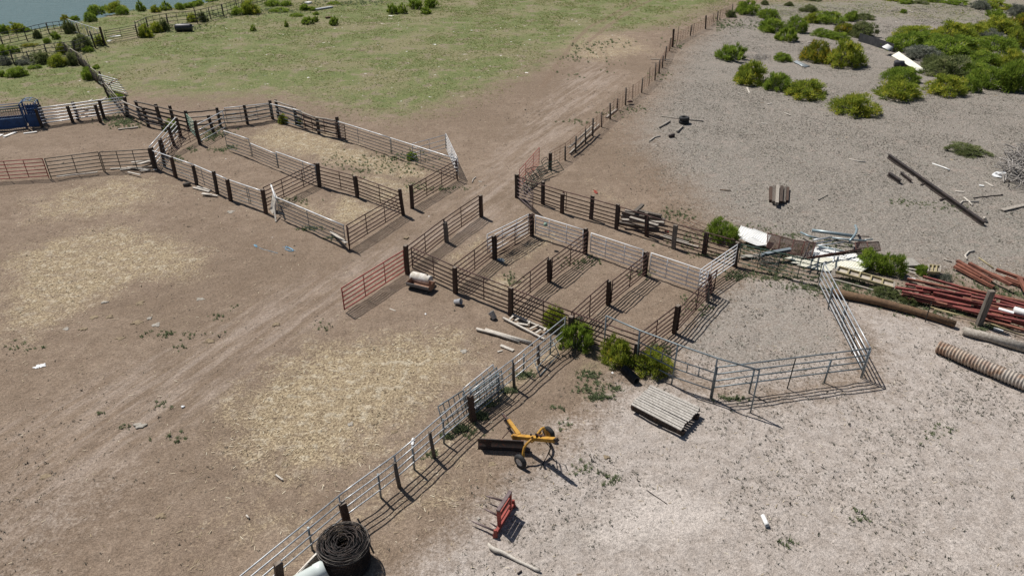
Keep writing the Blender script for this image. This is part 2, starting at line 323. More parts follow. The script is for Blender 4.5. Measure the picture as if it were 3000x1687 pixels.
def groundmat():
    t=NT('bare_ground'); P=t.pos()
    n0=t.noise(.11,4,.55,P); n1=t.noise(.55,4,.6,P); n2=t.noise(2.3,4,.6,P); n3=t.noise(9,3,.6,P); n4=t.noise(26,3,.65,P); n5=t.noise(60,2,.6,P)
    big=t.math('ADD',t.math('MULTIPLY',n1,.5),t.math('MULTIPLY',n2,.5))
    mx=t.math('ADD',t.math('MULTIPLY',big,.55),t.math('MULTIPLY',n3,.45))
    fine=t.math('ADD',t.math('MULTIPLY',n3,.5),t.math('MULTIPLY',n4,.5))
    col=t.mix(t.rng(big,.35,.65),(.205,.153,.113),(.270,.208,.158))
    col=t.mix(t.rng(n0,.4,.62,0,.55),col,(.185,.138,.100))
    def f(name,k=.75,a=.42,b=.62,nz=mx):
        return t.rng(t.math('ADD',t.attr(name),t.math('MULTIPLY',t.math('SUBTRACT',nz,.5),k)),a,b)
    pal=t.mix(t.rng(n2,.35,.65),(.345,.30,.265),(.425,.378,.342))
    col=t.mix(f('pale',1.1,.2,.75),col,pal)
    mp=t.n('ShaderNodeMapping',vector_type='TEXTURE'); mp.inputs['Rotation'].default_value=(0,0,LANG); mp.inputs['Scale'].default_value=(9,1,1); t.l(P,mp.inputs[0])
    s1=t.noise(1.5,5,.6,mp.outputs[0]); s2=t.noise(5,4,.6,mp.outputs[0]); stv=t.math('ADD',t.math('MULTIPLY',s1,.6),t.math('MULTIPLY',s2,.4))
    ln=t.rng(t.math('ADD',t.attr('lane'),t.math('MULTIPLY',t.math('SUBTRACT',big,.5),1.0)),.2,.8)
    col=t.mix(t.math('MULTIPLY',t.rng(stv,.42,.62),t.math('MULTIPLY',ln,.85)),col,(.335,.272,.225)); col=t.mix(t.math('MULTIPLY',t.rng(stv,.30,.45,1,0),t.math('MULTIPLY',ln,.45)),col,(.165,.118,.085))
    gr=t.mix(t.rng(fine,.38,.62),(.185,.164,.141),(.31,.28,.247)); gr=t.mix(t.rng(t.noise(.8,4,.6,P),.55,.7,0,.75),gr,(.31,.262,.228))
    gr=t.mix(t.rng(t.noise(3.1,3,.6,P),.57,.7,0,.6),gr,(.19,.148,.118)); gr=t.mix(t.rng(t.noise(1.9,4,.65,P),.56,.68,0,.55),gr,(.20,.205,.175)); gr=t.mix(t.rng(n5,.62,.72,0,.7),gr,(.45,.42,.37))
    col=t.mix(f('gray',.9,.3,.7),col,gr)
    col=t.mix(f('dust',1.0,.3,.75),col,(.49,.44,.40))
    st=t.mix(t.rng(fine,.38,.62),(.21,.155,.10),(.42,.345,.23)); st=t.mix(t.rng(n2,.5,.66,0,.7),st,(.50,.445,.345))
    wn=t.math('ADD',t.math('MULTIPLY',fine,.5),t.math('MULTIPLY',t.noise(.9,5,.65,P),.5))
    col=t.mix(t.math('MULTIPLY',f('straw',3.0,.24,1.02,wn),.95),col,st)
    gn=t.mix(t.rng(mx,.38,.6),(.105,.142,.05),(.185,.20,.082)); gn=t.mix(t.rng(n0,.46,.6,0,.75),gn,(.225,.20,.118))
    gn=t.mix(t.rng(fine,.53,.66,0,.7),gn,(.37,.31,.205)); gn=t.mix(t.rng(n1,.52,.64,0,.8),gn,(.25,.205,.15))
    gn=t.mix(t.rng(t.noise(1.1,5,.7,P),.55,.68,0,.7),gn,(.088,.118,.05))
    col=t.mix(f('green',2.2,.25,1.0,wn),col,gn)
    col=t.mix(t.math('MULTIPLY',t.rng(t.attr('track'),.1,.8),.6),col,(.20,.145,.105))
    sp=t.rng(t.math('ADD',t.math('MULTIPLY',n4,.65),t.math('MULTIPLY',n3,.35)),.33,.67,.62,1.34)
    v=t.n('ShaderNodeVectorMath',operation='SCALE'); t.l(col,v.inputs[0]); t.l(sp,v.inputs['Scale'])
    t.set(v.outputs[0],.95,0,.1)
    t.bump(t.math('ADD',t.math('ADD',t.math('MULTIPLY',n3,.5),t.math('MULTIPLY',n4,.4)),t.math('MULTIPLY',n2,.8)),.09,.9)
    return t.mat
me.materials.append(groundmat())
# river
w=MB(); w.poly([(-900,60,-.62),(90,60,-.62),(260,1500,-.62),(-900,1500,-.62)])
t=NT('river_water'); mp=t.n('ShaderNodeMapping'); mp.inputs['Scale'].default_value=(.35,1.3,1); mp.inputs['Rotation'].default_value=(0,0,.18); t.l(t.pos(),mp.inputs[0])
a=t.noise(1.0,5,.65,mp.outputs[0]); t.set(t.mix(t.rng(t.noise(.9,6,.7,mp.outputs[0]),.70,.76),(.085,.145,.155),(.60,.64,.65)),.45,0,.10); t.bump(a,.8,.9)
rv=w.build('river',t.mat); rv['kind']='structure'
# ---------------------------------------------------------------- scattered litter (uncountable)
def scatter(name, mat, pts, tris_fn, tint):
    """pts (n,2); tris_fn -> (n,k,3,3) triangles relative; tint (n,k)"""
    T=tris_fn; n,k=T.shape[:2]; z=height(pts[:,0],pts[:,1]); base=np.concatenate([pts,z[:,None]],1)
    co=(T+base[:,None,None,:]).reshape(-1,3).astype(np.float32); m=bpy.data.meshes.new(name); m.vertices.add(len(co)); m.vertices.foreach_set('co',co.ravel())
    L=len(co); m.loops.add(L); m.loops.foreach_set('vertex_index',np.arange(L,dtype=np.int32)); m.polygons.add(L//3)
    m.polygons.foreach_set('loop_start',np.arange(0,L,3,dtype=np.int32)); m.update(calc_edges=True)
    m.attributes.new('tint','FLOAT','POINT').data.foreach_set('value',np.repeat(tint.reshape(-1),3).astype(np.float32))
    m.materials.append(mat); o=bpy.data.objects.new(name,m); COL.objects.link(o); o['kind']='stuff'; return o
def sample(n, box, wfn):
    x=RNG.uniform(box[0],box[1],n); y=RNG.uniform(box[2],box[3],n); k=np.abs(x)<(y*.80+5); x,y=x[k],y[k]
    k=RNG.random(len(x))<wfn(x,y); return np.stack([x[k],y[k]],1)
def blades(n,k,h,w,spread,flat=0.0):
    a=RNG.uniform(0,2*np.pi,(n,k)); hh=h*RNG.uniform(.5,1.3,(n,k))*RNG.uniform(.6,1.3,(n,1)); r=spread*RNG.uniform(.2,1,(n,k))
    c,s=np.cos(a),np.sin(a); ww=w*RNG.uniform(.6,1.3,(n,k)); b=RNG.uniform(-.35,.35,(n,k,2))*spread
    T=np.zeros((n,k,3,3)); T[...,0,0]=b[...,0]-s*ww; T[...,0,1]=b[...,1]+c*ww; T[...,1,0]=b[...,0]+s*ww; T[...,1,1]=b[...,1]-c*ww
    T[...,2,0]=b[...,0]+c*r; T[...,2,1]=b[...,1]+s*r; T[...,2,2]=hh; T[...,:2,2]=-.01; return T
def strands(n,L,w):
    a=RNG.uniform(0,np.pi,n); l=L*RNG.uniform(.4,1.3,n); c,s=np.cos(a)*l/2,np.sin(a)*l/2; wx,wy=-np.sin(a)*w,np.cos(a)*w
    z0=RNG.uniform(.004,.05,n); z1=RNG.uniform(.004,.05,n); T=np.zeros((n,2,3,3))
    q=[(-c-wx,-s-wy,z0),(c-wx,s-wy,z1),(c+wx,s+wy,z1),(-c+wx,-s+wy,z0)]
    for t,ix in enumerate(((0,1,2),(0,2,3))):
        for v,i in enumerate(ix):
            T[:,t,v,0],T[:,t,v,1],T[:,t,v,2]=q[i]
    return T
def patch(x,y,s,seed): return vnoise(x,y,s,seed)*.6+vnoise(x,y,s*.35,seed+1)*.4
ins_pens=lambda x,y: zone('straw',x,y)
p=sample(330000,(-46,46,10,75),lambda x,y: np.clip(zone('straw',x,y)*1.4-.22,0,1)*np.clip(patch(x,y,1.4,3)*3.4-1.2,0.08,1)*.50+.02)
scatter('straw_litter',M['straw'],p,strands(len(p),.15,.0085),np.repeat(np.clip(RNG.normal(.58,.3,len(p)),0,1)[:,None],2,1))
wf=lambda x,y: np.clip(np.maximum(zone('pale',x,y)*.95,zone('gray',x,y)*.5)-zone('dust',x,y)*.8,0,1)*np.clip(patch(x,y,2.3,8)*3.4-1.15,.06,1)+.030*(zone('green',x,y)<.3)*np.clip(patch(x,y,3.1,41)*3-.9,.1,1.6)
p=sample(560000,(-46,60,10,72),wf)
scatter('dry_weeds',M['weed'],p,blades(len(p),6,.030,.012,.050)*np.exp(RNG.normal(0,.35,len(p)))[:,None,None,None],np.clip(RNG.normal(.44,.22,(len(p),6)),0,1))
p=sample(300000,(-46,110,36,120),lambda x,y: np.clip(zone('gray',x,y)-zone('pale',x,y)*.7,0,1)*np.clip(patch(x,y,2.6,12)*3-1.0,.05,1))
scatter('dry_grass',M['weed'],p,blades(len(p),5,.032,.016,.11)*(1+np.clip((p[:,1]-40)/90,0,1))[:,None,None,None],np.clip(RNG.normal(.66,.2,(len(p),1))+RNG.normal(0,.1,(len(p),5)),0,1))
p=sample(260000,(-95,75,44,150),lambda x,y: np.clip(zone('green',x,y)*1.3-.2-zone('straw',x,y)*.9,0,1)*np.clip(patch(x,y,3.2,20)*3.0-1.0,.03,1)*(sdist(x,y,BANKP)<-.3)*.8)
scatter('pasture_grass',M['grass'],p,blades(len(p),5,.055,.022,.13)*(1+np.clip((p[:,1]-50)/80,0,1.2))[:,None,None,None],np.clip(RNG.normal(.5,.24,(len(p),1))+RNG.normal(0,.1,(len(p),5)),0,1))
p=sample(90000,(-46,60,10,110),lambda x,y: .035+.05*np.clip(patch(x,y,4,30)*3-1.3,0,1)+.03*zone('green',x,y))
n=len(p); a=RNG.uniform(0,2*np.pi,(n,1)); k=6; th=np.arange(k)[None,:]*2*np.pi/k+a; r=(RNG.uniform(.015,.06,(n,1))**1.0)*RNG.uniform(.6,1.3,(n,k))*(1+1.3*(RNG.random((n,1))<.05))*(1+p[:,1:2]/70)*(1+.9*zone('green',p[:,0],p[:,1])[:,None]*(RNG.random((n,1))<.35))
el=RNG.uniform(.4,1,(n,1)); hh=RNG.uniform(.006,.035,(n,1)); T=np.zeros((n,k,3,3)); th2=np.roll(th,-1,1); r2=np.roll(r,-1,1)
T[...,0,0]=np.cos(th)*r; T[...,0,1]=np.sin(th)*r*el; T[...,1,0]=np.cos(th2)*r2; T[...,1,1]=np.sin(th2)*r2*el; T[...,:2,2]=-.012; T[...,2,2]=hh
scatter('dung_and_stone_chips',M['chips'],p,T,np.repeat(np.clip(RNG.normal(.42,.27,(n,1))+.3*zone('green',p[:,0],p[:,1])[:,None],0,1),k,1))
# low green weeds, in the patches where the photograph has them
WP=[('C',1150,560,500,80,70),('C',1180,620,330,90,110),('C',960,650,200,60,40),('C',760,610,150,80,30),('C',1330,770,120,60,30),('C',1560,800,300,30,70),('Y',1420,850,220,60,60),
 ('Y',1500,790,330,120,90),('Y',1560,1050,180,50,40),('Y',1150,1040,90,50,25),('Y',1000,1190,120,50,25),('Y',1720,1010,120,40,30),('I',1280,850,180,60,50),('I',1320,980,260,90,70),('I',1390,1080,130,30,40),
 ('I',1560,1000,120,40,14),('I',930,1180,150,50,12),('Y',180,650,260,90,160),('A',800,850,140,60,90),('U',1450,300,200,80,60),('U',1150,560,220,70,90),('U',700,800,330,90,80),('U',650,1020,180,80,70),('U',300,1250,180,60,60),('U',60,1380,120,50,40),('L',1500,470,160,60,60),('L',1290,640,60,30,20),
 ('C',560,1110,140,30,60),('C',720,1180,80,20,30),('C',1190,560,80,20,25),('C',400,880,260,40,40),('H',560,780,260,60,60),('H',1090,870,120,60,40),('H',1560,1150,200,90,60),('H',1890,890,140,50,70),
 ('J',1240,300,500,30,120),('J',1450,370,250,40,60),('J',330,840,120,60,50),('J',900,1230,200,20,40),('G',1600,930,110,70,30),('D',930,860,140,30,30),('D',1530,540,130,30,25),('D',1350,780,120,30,25),('D',1190,800,120,40,30),('D',1650,320,120,40,30),
 ('D',1000,340,170,70,70),('D',1200,310,180,40,45),('D',900,420,170,40,30),('D',1200,460,140,50,16),('D',890,530,140,40,14),('E',300,200,300,60,90),('E',180,200,100,50,40),('b',1280,80,90,40,10),('b',1400,350,180,60,18),('b',1000,260,90,30,6),('b',800,160,60,20,6),
 ('a',1250,920,350,50,40),('a',1640,720,60,30,8),('a',1530,790,120,30,12),('a',2290,850,90,50,14),('a',1260,1010,60,30,6),('a',160,1000,160,60,20),('K',1120,600,160,90,22),('K',1330,690,120,60,16),('K',1240,40,130,30,24),('K',950,240,160,90,12),
 ('F',1090,375,160,30,40),('F',1290,400,160,40,30),('F',230,520,160,30,30),('H',1400,380,260,60,90),('H',1700,720,280,30,60),('H',1500,590,300,90,70),('F',300,760,200,70,140),('F',430,660,260,70,140),('F',560,870,200,50,80),('F',760,840,180,60,160),('F',950,900,220,70,220),('F',1120,960,180,70,140),('F',200,640,160,40,60),
 ('F',1300,800,160,60,60),('F',640,620,160,50,80),('F',420,560,120,40,40),('P',1650,680,300,80,80),('P',1980,780,300,70,80),('P',1750,1260,400,60,120),('P',1200,1050,420,60,90),('V',600,480,700,140,90),('V',1500,350,200,80,40),('M',900,620,500,120,120),('M',400,760,700,100,150),('M',2200,350,600,60,120),('W',700,130,350,30,110),('W',1150,95,400,35,160),('W',1750,30,500,25,170),('c',640,560,60,40,10),('c',320,680,80,60,8),('c',1000,180,110,60,22)]
pts=[]
for c,x,y,w_,h_,n in WP:
    for i in range(n):
        q=g(c,x+random.gauss(0,.40)*w_,y+random.gauss(0,.42)*h_); pts.append((q.x,q.y))
p=np.array(pts); sc=(1+np.clip((p[:,1]-40)/60,0,1.2))[:,None,None,None]
scatter('green_weeds',M['greenweed'],p,blades(len(p),12,.085,.018,.10)*sc*RNG.uniform(.5,1.5,len(p))[:,None,None,None],np.clip(RNG.normal(.45,.25,(len(p),12)),0,1))
# ---------------------------------------------------------------- shrubs
def shrub_mesh(seed, n_cl=72, per=80, blade=(.14,.015), rag=.32, up=.9, dome=1.0):
    R=np.random.default_rng(seed); tris=[]; tint=[]; stems=MB(); lob=R.uniform(.84,1.14,9)
    for i in range(n_cl):
        ph=R.uniform(0,2*np.pi); el=np.arcsin(R.uniform(.02,1)); 
        rad=lob[int(ph/(2*np.pi)*9)%9]*(1-rag*R.random()); d=np.array([np.cos(ph)*np.cos(el),np.sin(ph)*np.cos(el),np.sin(el)*dome])
        tip=d*rad; tb=R.normal(0,.17); b0=np.array([d[0]*.12,d[1]*.12,0])
        mid=b0*.5+tip*.5+np.array([0,0,.06]); stems.tube([tuple(b0),tuple(mid),tuple(tip*.93)],.016,3,0,False,.006)
        n=int(per*R.uniform(.6,1.4)); cr=R.uniform(.20,.38)
        q=R.normal(0,1,(n,3)); q/=np.linalg.norm(q,axis=1)[:,None]; q=q*.75+(d*.6+np.array([0,0,.55*up]))[None]; q/=np.linalg.norm(q,axis=1)[:,None]
        rho=cr*R.random(n)**.5; low=R.random(n)<.18; al=R.random(n)
        c=(tip-d*cr*.75)[None]+q*rho[:,None]; c[low]=b0[None]*(1-al[low,None])+tip[None]*al[low,None]+R.normal(0,.06,(low.sum(),3)); c[:,2]=np.abs(c[:,2])
        along=np.where(low,al*.5,.35+.65*rho/cr)
        dr=q+R.normal(0,.35,(n,3))+np.array([0,0,.35*up])[None]; dr/=np.linalg.norm(dr,axis=1)[:,None]
        sd=np.cross(dr,R.normal(0,1,(n,3))); sd/=np.linalg.norm(sd,axis=1)[:,None]+1e-9
        L=blade[0]*R.uniform(.5,1.3,n)[:,None]; W=blade[1]*R.uniform(.7,1.6,n)[:,None]
        tris.append(np.stack([c-sd*W-dr*L*.4,c+sd*W-dr*L*.4,c+dr*L*.6],1))
        tint.append(np.clip(.38+.30*(al-.5)*0+tb+R.normal(0,.15,n)+.25*(R.random(n)<.10),0,1))
    co=np.concatenate(tris).reshape(-1,3); co[:,2]=np.maximum(co[:,2],0); tn=np.repeat(np.concatenate(tint),3); L=len(co)
    m=bpy.data.meshes.new('foliage'); m.vertices.add(L); m.vertices.foreach_set('co',co.astype(np.float32).ravel())
    m.loops.add(L); m.loops.foreach_set('vertex_index',np.arange(L,dtype=np.int32)); m.polygons.add(L//3); m.polygons.foreach_set('loop_start',np.arange(0,L,3,dtype=np.int32)); m.update(calc_edges=True)
    m.attributes.new('tint','FLOAT','POINT').data.foreach_set('value',tn.astype(np.float32))
    s=stems.build('stems',M['twig']); sm=s.data; bpy.data.objects.remove(s); return m,sm
PROTO={}
def proto(kind,var):
    k=(kind,var)
    if k not in PROTO:
        sd=hash(kind)%97 if False else sum(map(ord,kind))*7+var*13
        if kind=='t': m,s=shrub_mesh(sd,52,75,(.28,.014),.25,1.8,1.15)      # grassy, upright
        elif kind=='s': m,s=shrub_mesh(sd,46,80,(.16,.016),.4,.5,.9)
        else: m,s=shrub_mesh(sd)
        m.materials.append(M[{'g':'leafg','y':'leafy','o':'leafo','s':'leafs','d':'leafd','t':'leafg','b':'leafg'}[kind]]); PROTO[k]=(m,s)
    return PROTO[k]
SHN=[0]
def shrub(c,x,y,w_,h_,kind,label,group=None):
    """x,y: foot of the shrub, w_,h_: how wide and tall it stands, surveyed in crop units"""
    p=g(c,x,y-.10*w_*.5); d=ray(c,x,y); o=CROP[c][2]; depth=(p-V(0,0,CAMH)).length
    s=depth/F/o; R=w_*s*.5; H=max(.35*R, (h_*s-.45*R)*1.05); H=min(H,2.2*R)
    SHN[0]+=1; r=thing('shrub',label,'shrub',(p.x,p.y+R*.75,-.02),group)
    m,sm=proto(kind,SHN[0]%2)
    a=random.uniform(0,6.28)
    for nm,dm in (('foliage',m),('stems',sm)):
        ob=bpy.data.objects.new(nm,dm); COL.objects.link(ob); ob.parent=r
    r.rotation_euler=(0,0,a); r.scale=(R*1.10,R*1.10,H*1.0)
    return r
S_=shrub
GR='rabbitbrush shrubs scattered on the dry ground at the upper right'
S_('E',390,132,165,135,'b','tall dark green shrub beside the far end of the wire fence',GR)
S_('E',255,148,85,70,'d','small dark green shrub touching the last posts of the wire fence',GR)
S_('E',580,272,205,140,'g','two-tone green shrub between the tall fence-end shrub and the small round one',GR)
S_('E',560,165,150,100,'g','green shrub right behind the two-tone shrub near the fence end',GR)
S_('E',695,346,165,120,'t','pale grassy shrub with upright yellow-green stems in front of the small round one',GR)
S_('E',785,272,140,135,'g','small round green shrub casting a dark shadow to its right',GR)
S_('E',900,195,110,90,'y','small yellow-green shrub left of the widest dark green bush',GR)
S_('E',895,110,130,75,'d','dull green shrub behind the small yellow-green one near the top edge',GR)
S_('E',1055,206,220,125,'b','wide dark green bush with upright stems near the top',GR)
S_('E',1215,178,100,85,'g','bright green shrub tip right behind the wide dark green bush',GR)
S_('E',1330,170,150,70,'d','dull grey-green shrub right of the bright green tip',GR)
S_('E',1320,315,200,145,'d','dark grey-green bush at the left end of the dark metal strip',GR)
S_('E',1180,290,150,105,'o','orange-flowered shrub left of the dark grey-green bush by the metal strip',GR)
S_('E',1010,312,150,85,'g','green shrub left of the orange-flowered one, behind the big flowered bush',GR)
S_('E',1120,335,170,85,'g','low green shrub directly behind the two big flowered bushes',GR)
S_('E',955,512,225,190,'o','big bush covered in orange flowers beside the grey tin sheet',GR)
S_('E',1190,558,270,235,'y','big yellow-green bush joined to the right of the orange-flowered one',GR)
S_('E',275,508,225,150,'t','tufted pale green shrub standing alone near the wire fence',GR)
S_('E',680,502,140,88,'g','small rounded green shrub beside the grey tin sheet',GR)
S_('E',420,694,250,215,'y','left bush of the row of three with grey stems below',GR)
S_('E',640,740,205,175,'g','middle bush of the row of three, brightest green',GR)
S_('E',885,808,320,185,'y','right and widest bush of the row of three',GR)
S_('E',1265,952,330,205,'y','lone dome-shaped bush with yellow tips nearest the open grey ground',GR)
S_('E',1640,822,330,200,'y','broad bush with pale dead stems in front of the cream tin sheet',GR)
S_('E',1640,680,250,150,'g','green bush partly hiding the cream tin sheet',GR)
S_('E',1640,620,150,90,'g','shrub against the near end of the cream tin sheet',GR)
S_('E',2005,782,280,185,'y','yellow-green bush left of the small bright ball-shaped shrub',GR)
S_('E',2172,742,130,118,'g','small bright ball-shaped shrub at the front of the thicket',GR)
S_('E',1800,502,270,150,'s','grey sagebrush with dead twigs behind the cream tin sheet',GR)
TH='shrubs of the dense thicket at the right edge'
th=[(1680,430,260,170,'g'),(1760,330,290,135,'y'),(1900,400,240,140,'g'),(2070,340,270,165,'y'),(2080,480,360,190,'g'),(2210,310,190,120,'y'),(2050,640,360,195,'d'),(2240,640,250,150,'g'),(2370,738,260,195,'g'),(2520,752,210,250,'g'),
 (2420,440,260,150,'g'),(2440,290,240,150,'y'),(2540,400,150,150,'y'),(2530,560,190,150,'y'),(1930,570,220,130,'d'),(2330,540,220,130,'g'),(2180,460,200,120,'y'),(2560,270,130,140,'o'),(2340,330,160,100,'s'),(2540,140,110,100,'s'),(2400,88,250,88,'y'),(2250,88,130,85,'s'),(2380,150,120,68,'t'),(2325,232,70,75,'y')]
tl=['green bush at the left tip of the thicket beside the grey sagebrush','yellow-tinged bush on the upper left edge of the thicket','green bush between the two upper yellow-tinged bushes of the thicket','yellow-topped bush on the crest of the thicket','widest green bush in the middle of the thicket','yellow-green bush at the upper right of the thicket crest','dull shaded bush low in the thicket above the yellow-green ball row',
 'green bush low in the thicket above the small bright ball','green bush at the lower front right of the thicket','bush cut by the right picture edge at the thicket front','green bush right of the thicket middle','pale yellow bush at the back right of the thicket','yellow bush touching the right edge behind the thicket middle','yellow-green bush on the right edge above the front corner bush','dull low bush behind the sagebrush and cream sheet','green bush deep inside the thicket, right of its widest bush','small yellow bush filling the gap above the thicket middle','orange-tipped bush on the right edge at the back of the thicket','grey leafless shrub in the dark gap at the back of the thicket','grey sagebrush at the right edge high above the thicket','bright yellow-green bush in the top right corner','grey shrub left of the top right corner bush','straw-coloured grassy clump below the top right corner bush','small yellow shrub standing alone above the thicket crest']
for (x,y,w_,h_,k),lb in zip(th,tl): S_('E',x,y,w_,h_,k,lb,TH)
for (x,y,w_,h_,k),lb in zip([(1660,42,95,50,'g'),(1560,22,120,30,'y'),(1770,42,120,42,'d'),(1890,32,150,34,'g'),(920,18,120,34,'d'),(720,56,70,44,'d'),(1625,110,50,36,'g'),(520,45,60,45,'d'),(2080,55,150,40,'t')],
  ['green shrub cut by the top edge, second in the top right row','yellow shrub cut by the top edge, first in the top right row','dull shrub third in the row along the top right edge','green shrub fourth in the row along the top right edge','dull shrub at the top edge right of the fence end','small dull shrub on open ground right of the fence-end bush','tiny lone green tuft on grey ground near the top right','little dark shrub right behind the fence-end bush','pale grassy shrub fifth in the row along the top right edge']): S_('E',x,y,w_,h_,k,lb,GR)
RB='shrubs along the river bank'
rb=sorted([('M',160,422,190,130,'y'),('M',20,432,90,110,'g'),('M',295,412,110,70,'g'),('M',800,265,95,75,'o'),('M',910,275,100,75,'g'),('M',1150,215,180,150,'g'),('M',1110,284,110,115,'g'),('M',1400,185,210,155,'y'),('M',1300,145,75,65,'t'),('M',1510,194,115,105,'g'),('M',1745,150,100,105,'t'),('M',1918,168,115,98,'y'),('M',2045,144,130,98,'t'),('M',2225,130,115,92,'g'),('M',2330,113,130,82,'g'),('M',2440,88,130,85,'g'),
 ('W',620,22,90,40,'g'),('W',520,40,60,40,'g')],key=lambda s: px(s[0],s[1],s[2])[0])
for i,(c,x,y,w_,h_,k) in enumerate(rb): S_(c,x,y,w_,h_,k,ORDN[i+1]+' from the left of the %s shrubs along the river water'%'green and yellow',RB)
FB='shrubs around the far river fences'
fb=sorted([('M',840,435,130,190,'d'),('M',455,492,85,140,'d'),('M',565,553,85,75,'g'),('M',680,505,85,90,'t'),('M',20,705,110,120,'g'),('M',135,675,110,95,'g'),('M',1000,655,215,205,'d'),('M',1225,585,115,130,'y'),('M',1085,665,115,85,'g'),('M',770,695,115,150,'y'),('M',880,832,130,185,'d'),('M',690,855,185,165,'y'),('M',490,822,200,160,'d'),('M',405,872,115,60,'g'),('M',160,988,205,140,'g'),('M',15,972,70,80,'g'),('M',1075,1015,150,155,'g'),('M',1185,872,85,60,'g'),('M',250,830,180,110,'s'),('M',330,600,150,60,'o'),
 ('M',1790,485,165,170,'y'),('M',1930,425,155,140,'y'),('M',2045,405,120,170,'d'),('M',2390,288,125,110,'y'),('M',40,830,130,120,'s'),('M',2520,285,110,130,'d')],key=lambda s: px(s[0],s[1],s[2])[0])
for i,(c,x,y,w_,h_,k) in enumerate(fb): S_(c,x,y,w_,h_,k,ORDN[i+1]+' from the left of the shrubs crowding the fences near the river',FB)
PB='shrubs on the green pasture near the top edge'
pb=sorted([('W',930,134,150,130,'y'),('W',1130,64,125,72,'b'),('W',1250,62,95,62,'b'),('W',840,137,120,85,'b'),('W',1400,98,75,65,'g'),('W',1455,98,85,50,'g'),('W',1425,217,110,72,'t'),('W',1500,192,50,52,'t'),('W',1650,224,75,75,'t'),('W',1500,132,55,34,'g'),('W',2140,127,92,85,'t'),('W',2215,124,92,80,'t'),('W',2330,88,125,95,'t'),('W',2430,128,92,65,'t'),('W',2470,78,115,95,'t'),('W',970,267,48,48,'t'),('W',1255,232,36,48,'t'),('W',1650,48,110,40,'b'),('W',1330,150,120,40,'b'),('W',1180,115,150,50,'b')],key=lambda s: px(s[0],s[1],s[2])[0])
for i,(c,x,y,w_,h_,k) in enumerate(pb): S_(c,x,y,w_,h_,k,ORDN[i+1]+' from the left of the upright green clumps on the far pasture',PB)
S_('I',955,420,270,270,'y','yellow-topped bush inside the pen corner where the foreground fence ends')
S_('I',1165,670,420,330,'t','big dark green bush in front of the corner post of the foreground fence')
S_('I',1195,360,130,110,'s','grey sagebrush behind the big dark green corner bush')
S_('I',1585,805,350,370,'y','green bush with a brown dead sprig between fence corner and coil')
S_('I',1930,915,410,310,'y','yellow-flowering bush growing through the tall arched pipe fence')
S_('H',1800,645,240,240,'g','bright green bush behind the rusty fence, left of the white tin')
S_('O',1985,985,370,350,'g','large bright green bush growing out of the scrap pile')
S_('O',2270,1050,310,360,'g','green bush joined to the right of the large scrap pile bush')
S_('P',750,535,195,170,'g','compact green bush beside the grey concrete slab')
S_('P',1090,605,150,125,'s','grey-green sagebrush right of the small yellow form frame')
S_('P',270,870,340,170,'d','low grey-green shrub between the brown log and the red steel')
S_('P',620,960,250,160,'d','low olive shrub at the right end of the brown log weeds')
S_('C',335,308,70,105,'y','yellow-green bush against the silver back fence corner of the left pen')
S_('C',455,305,58,60,'y','smaller yellow-green bush beside the one in the left pen back corner')
S_('C',1325,588,95,85,'g','green bush at the silver fence on the right of the left pen')
S_('Y',850,800,170,190,'g','green bush behind the diagonal silver rails of the left pen')
S_('A',800,720,90,60,'g','bright green bush behind the white pipe rails beside the heavy post')
S_('Q',1600,345,520,170,'d','dark flattened shrub on grey ground left of the brush pile')
# ---------------------------------------------------------------- fences, gates, panels
def post(parent, c, bx,by,tx,ty, kind='tie', mat=None, name='post', hmin=.7, hmax=2.6):
    b=g(c,bx,by); t=topof(b,c,tx,ty)
    if t.z<hmin or t.z>hmax:
        t=V(b.x,b.y,min(max(t.z,hmin),hmax))
    lean=V(t.x-b.x,t.y-b.y,0)
    if lean.length>.28*t.z: lean=lean.normalized()*.28*t.z
    t=V(b.x+lean.x,b.y+lean.y,t.z); b=V(b.x,b.y,-.12); mb=MB(); a=getattr(post,'dirn',V(1,0,0))
    if kind in('tie','tiered','tiegrey'):
        w=random.uniform(.21,.245); h=random.uniform(.16,.19)
        a=V(a.x,a.y,0).normalized(); n=V(-a.y,a.x,0); k=[(-1,-1),(1,-1),(1,1),(-1,1)]; j=lambda: random.uniform(.9,1.04)
        mid=lerp(b,t,.55)+V(random.uniform(-.015,.015),random.uniform(-.015,.015),0)
        r0=[b+a*x*w/2+n*y*h/2 for x,y in k]; r1=[mid+a*x*w/2*j()+n*y*h/2*j() for x,y in k]; r2=[t+a*x*w/2*j()+n*y*h/2*j()+V(0,0,random.uniform(-.035,.02)) for x,y in k]
        mb.v+=r0+r1+r2
        for o in (0,4):
            for i in range(4): q=(i+1)%4; mb.face([o+i,o+q,o+4+q,o+4+i],0)
        mb.face([8,9,10,11],1); ob=mb.build(name,[mat or M[kind],M['endgrain']],parent,.012)
    elif kind=='round':
        r=random.uniform(.06,.085); mb.tube([b,lerp(b,t,.5)+V(random.uniform(-.02,.02),random.uniform(-.02,.02),0),t],[r*1.05,r,r*.92],9); ob=mb.build(name,mat or M['darkwood'],parent)
    elif kind=='pipe':
        mb.tube([b,t],.038,8); ob=mb.build(name,mat or M['rust'],parent)
    else:   # T-section steel stake
        mb.bar(b,t,.045,.012,V(0,1,0)); mb.bar(b+V(0,.014,0),t+V(0,.014,0),.010,.028,V(0,1,0)); ob=mb.build(name,mat or M['black'],parent)
    ORG.setdefault(ob,ORG[parent]); return b,t
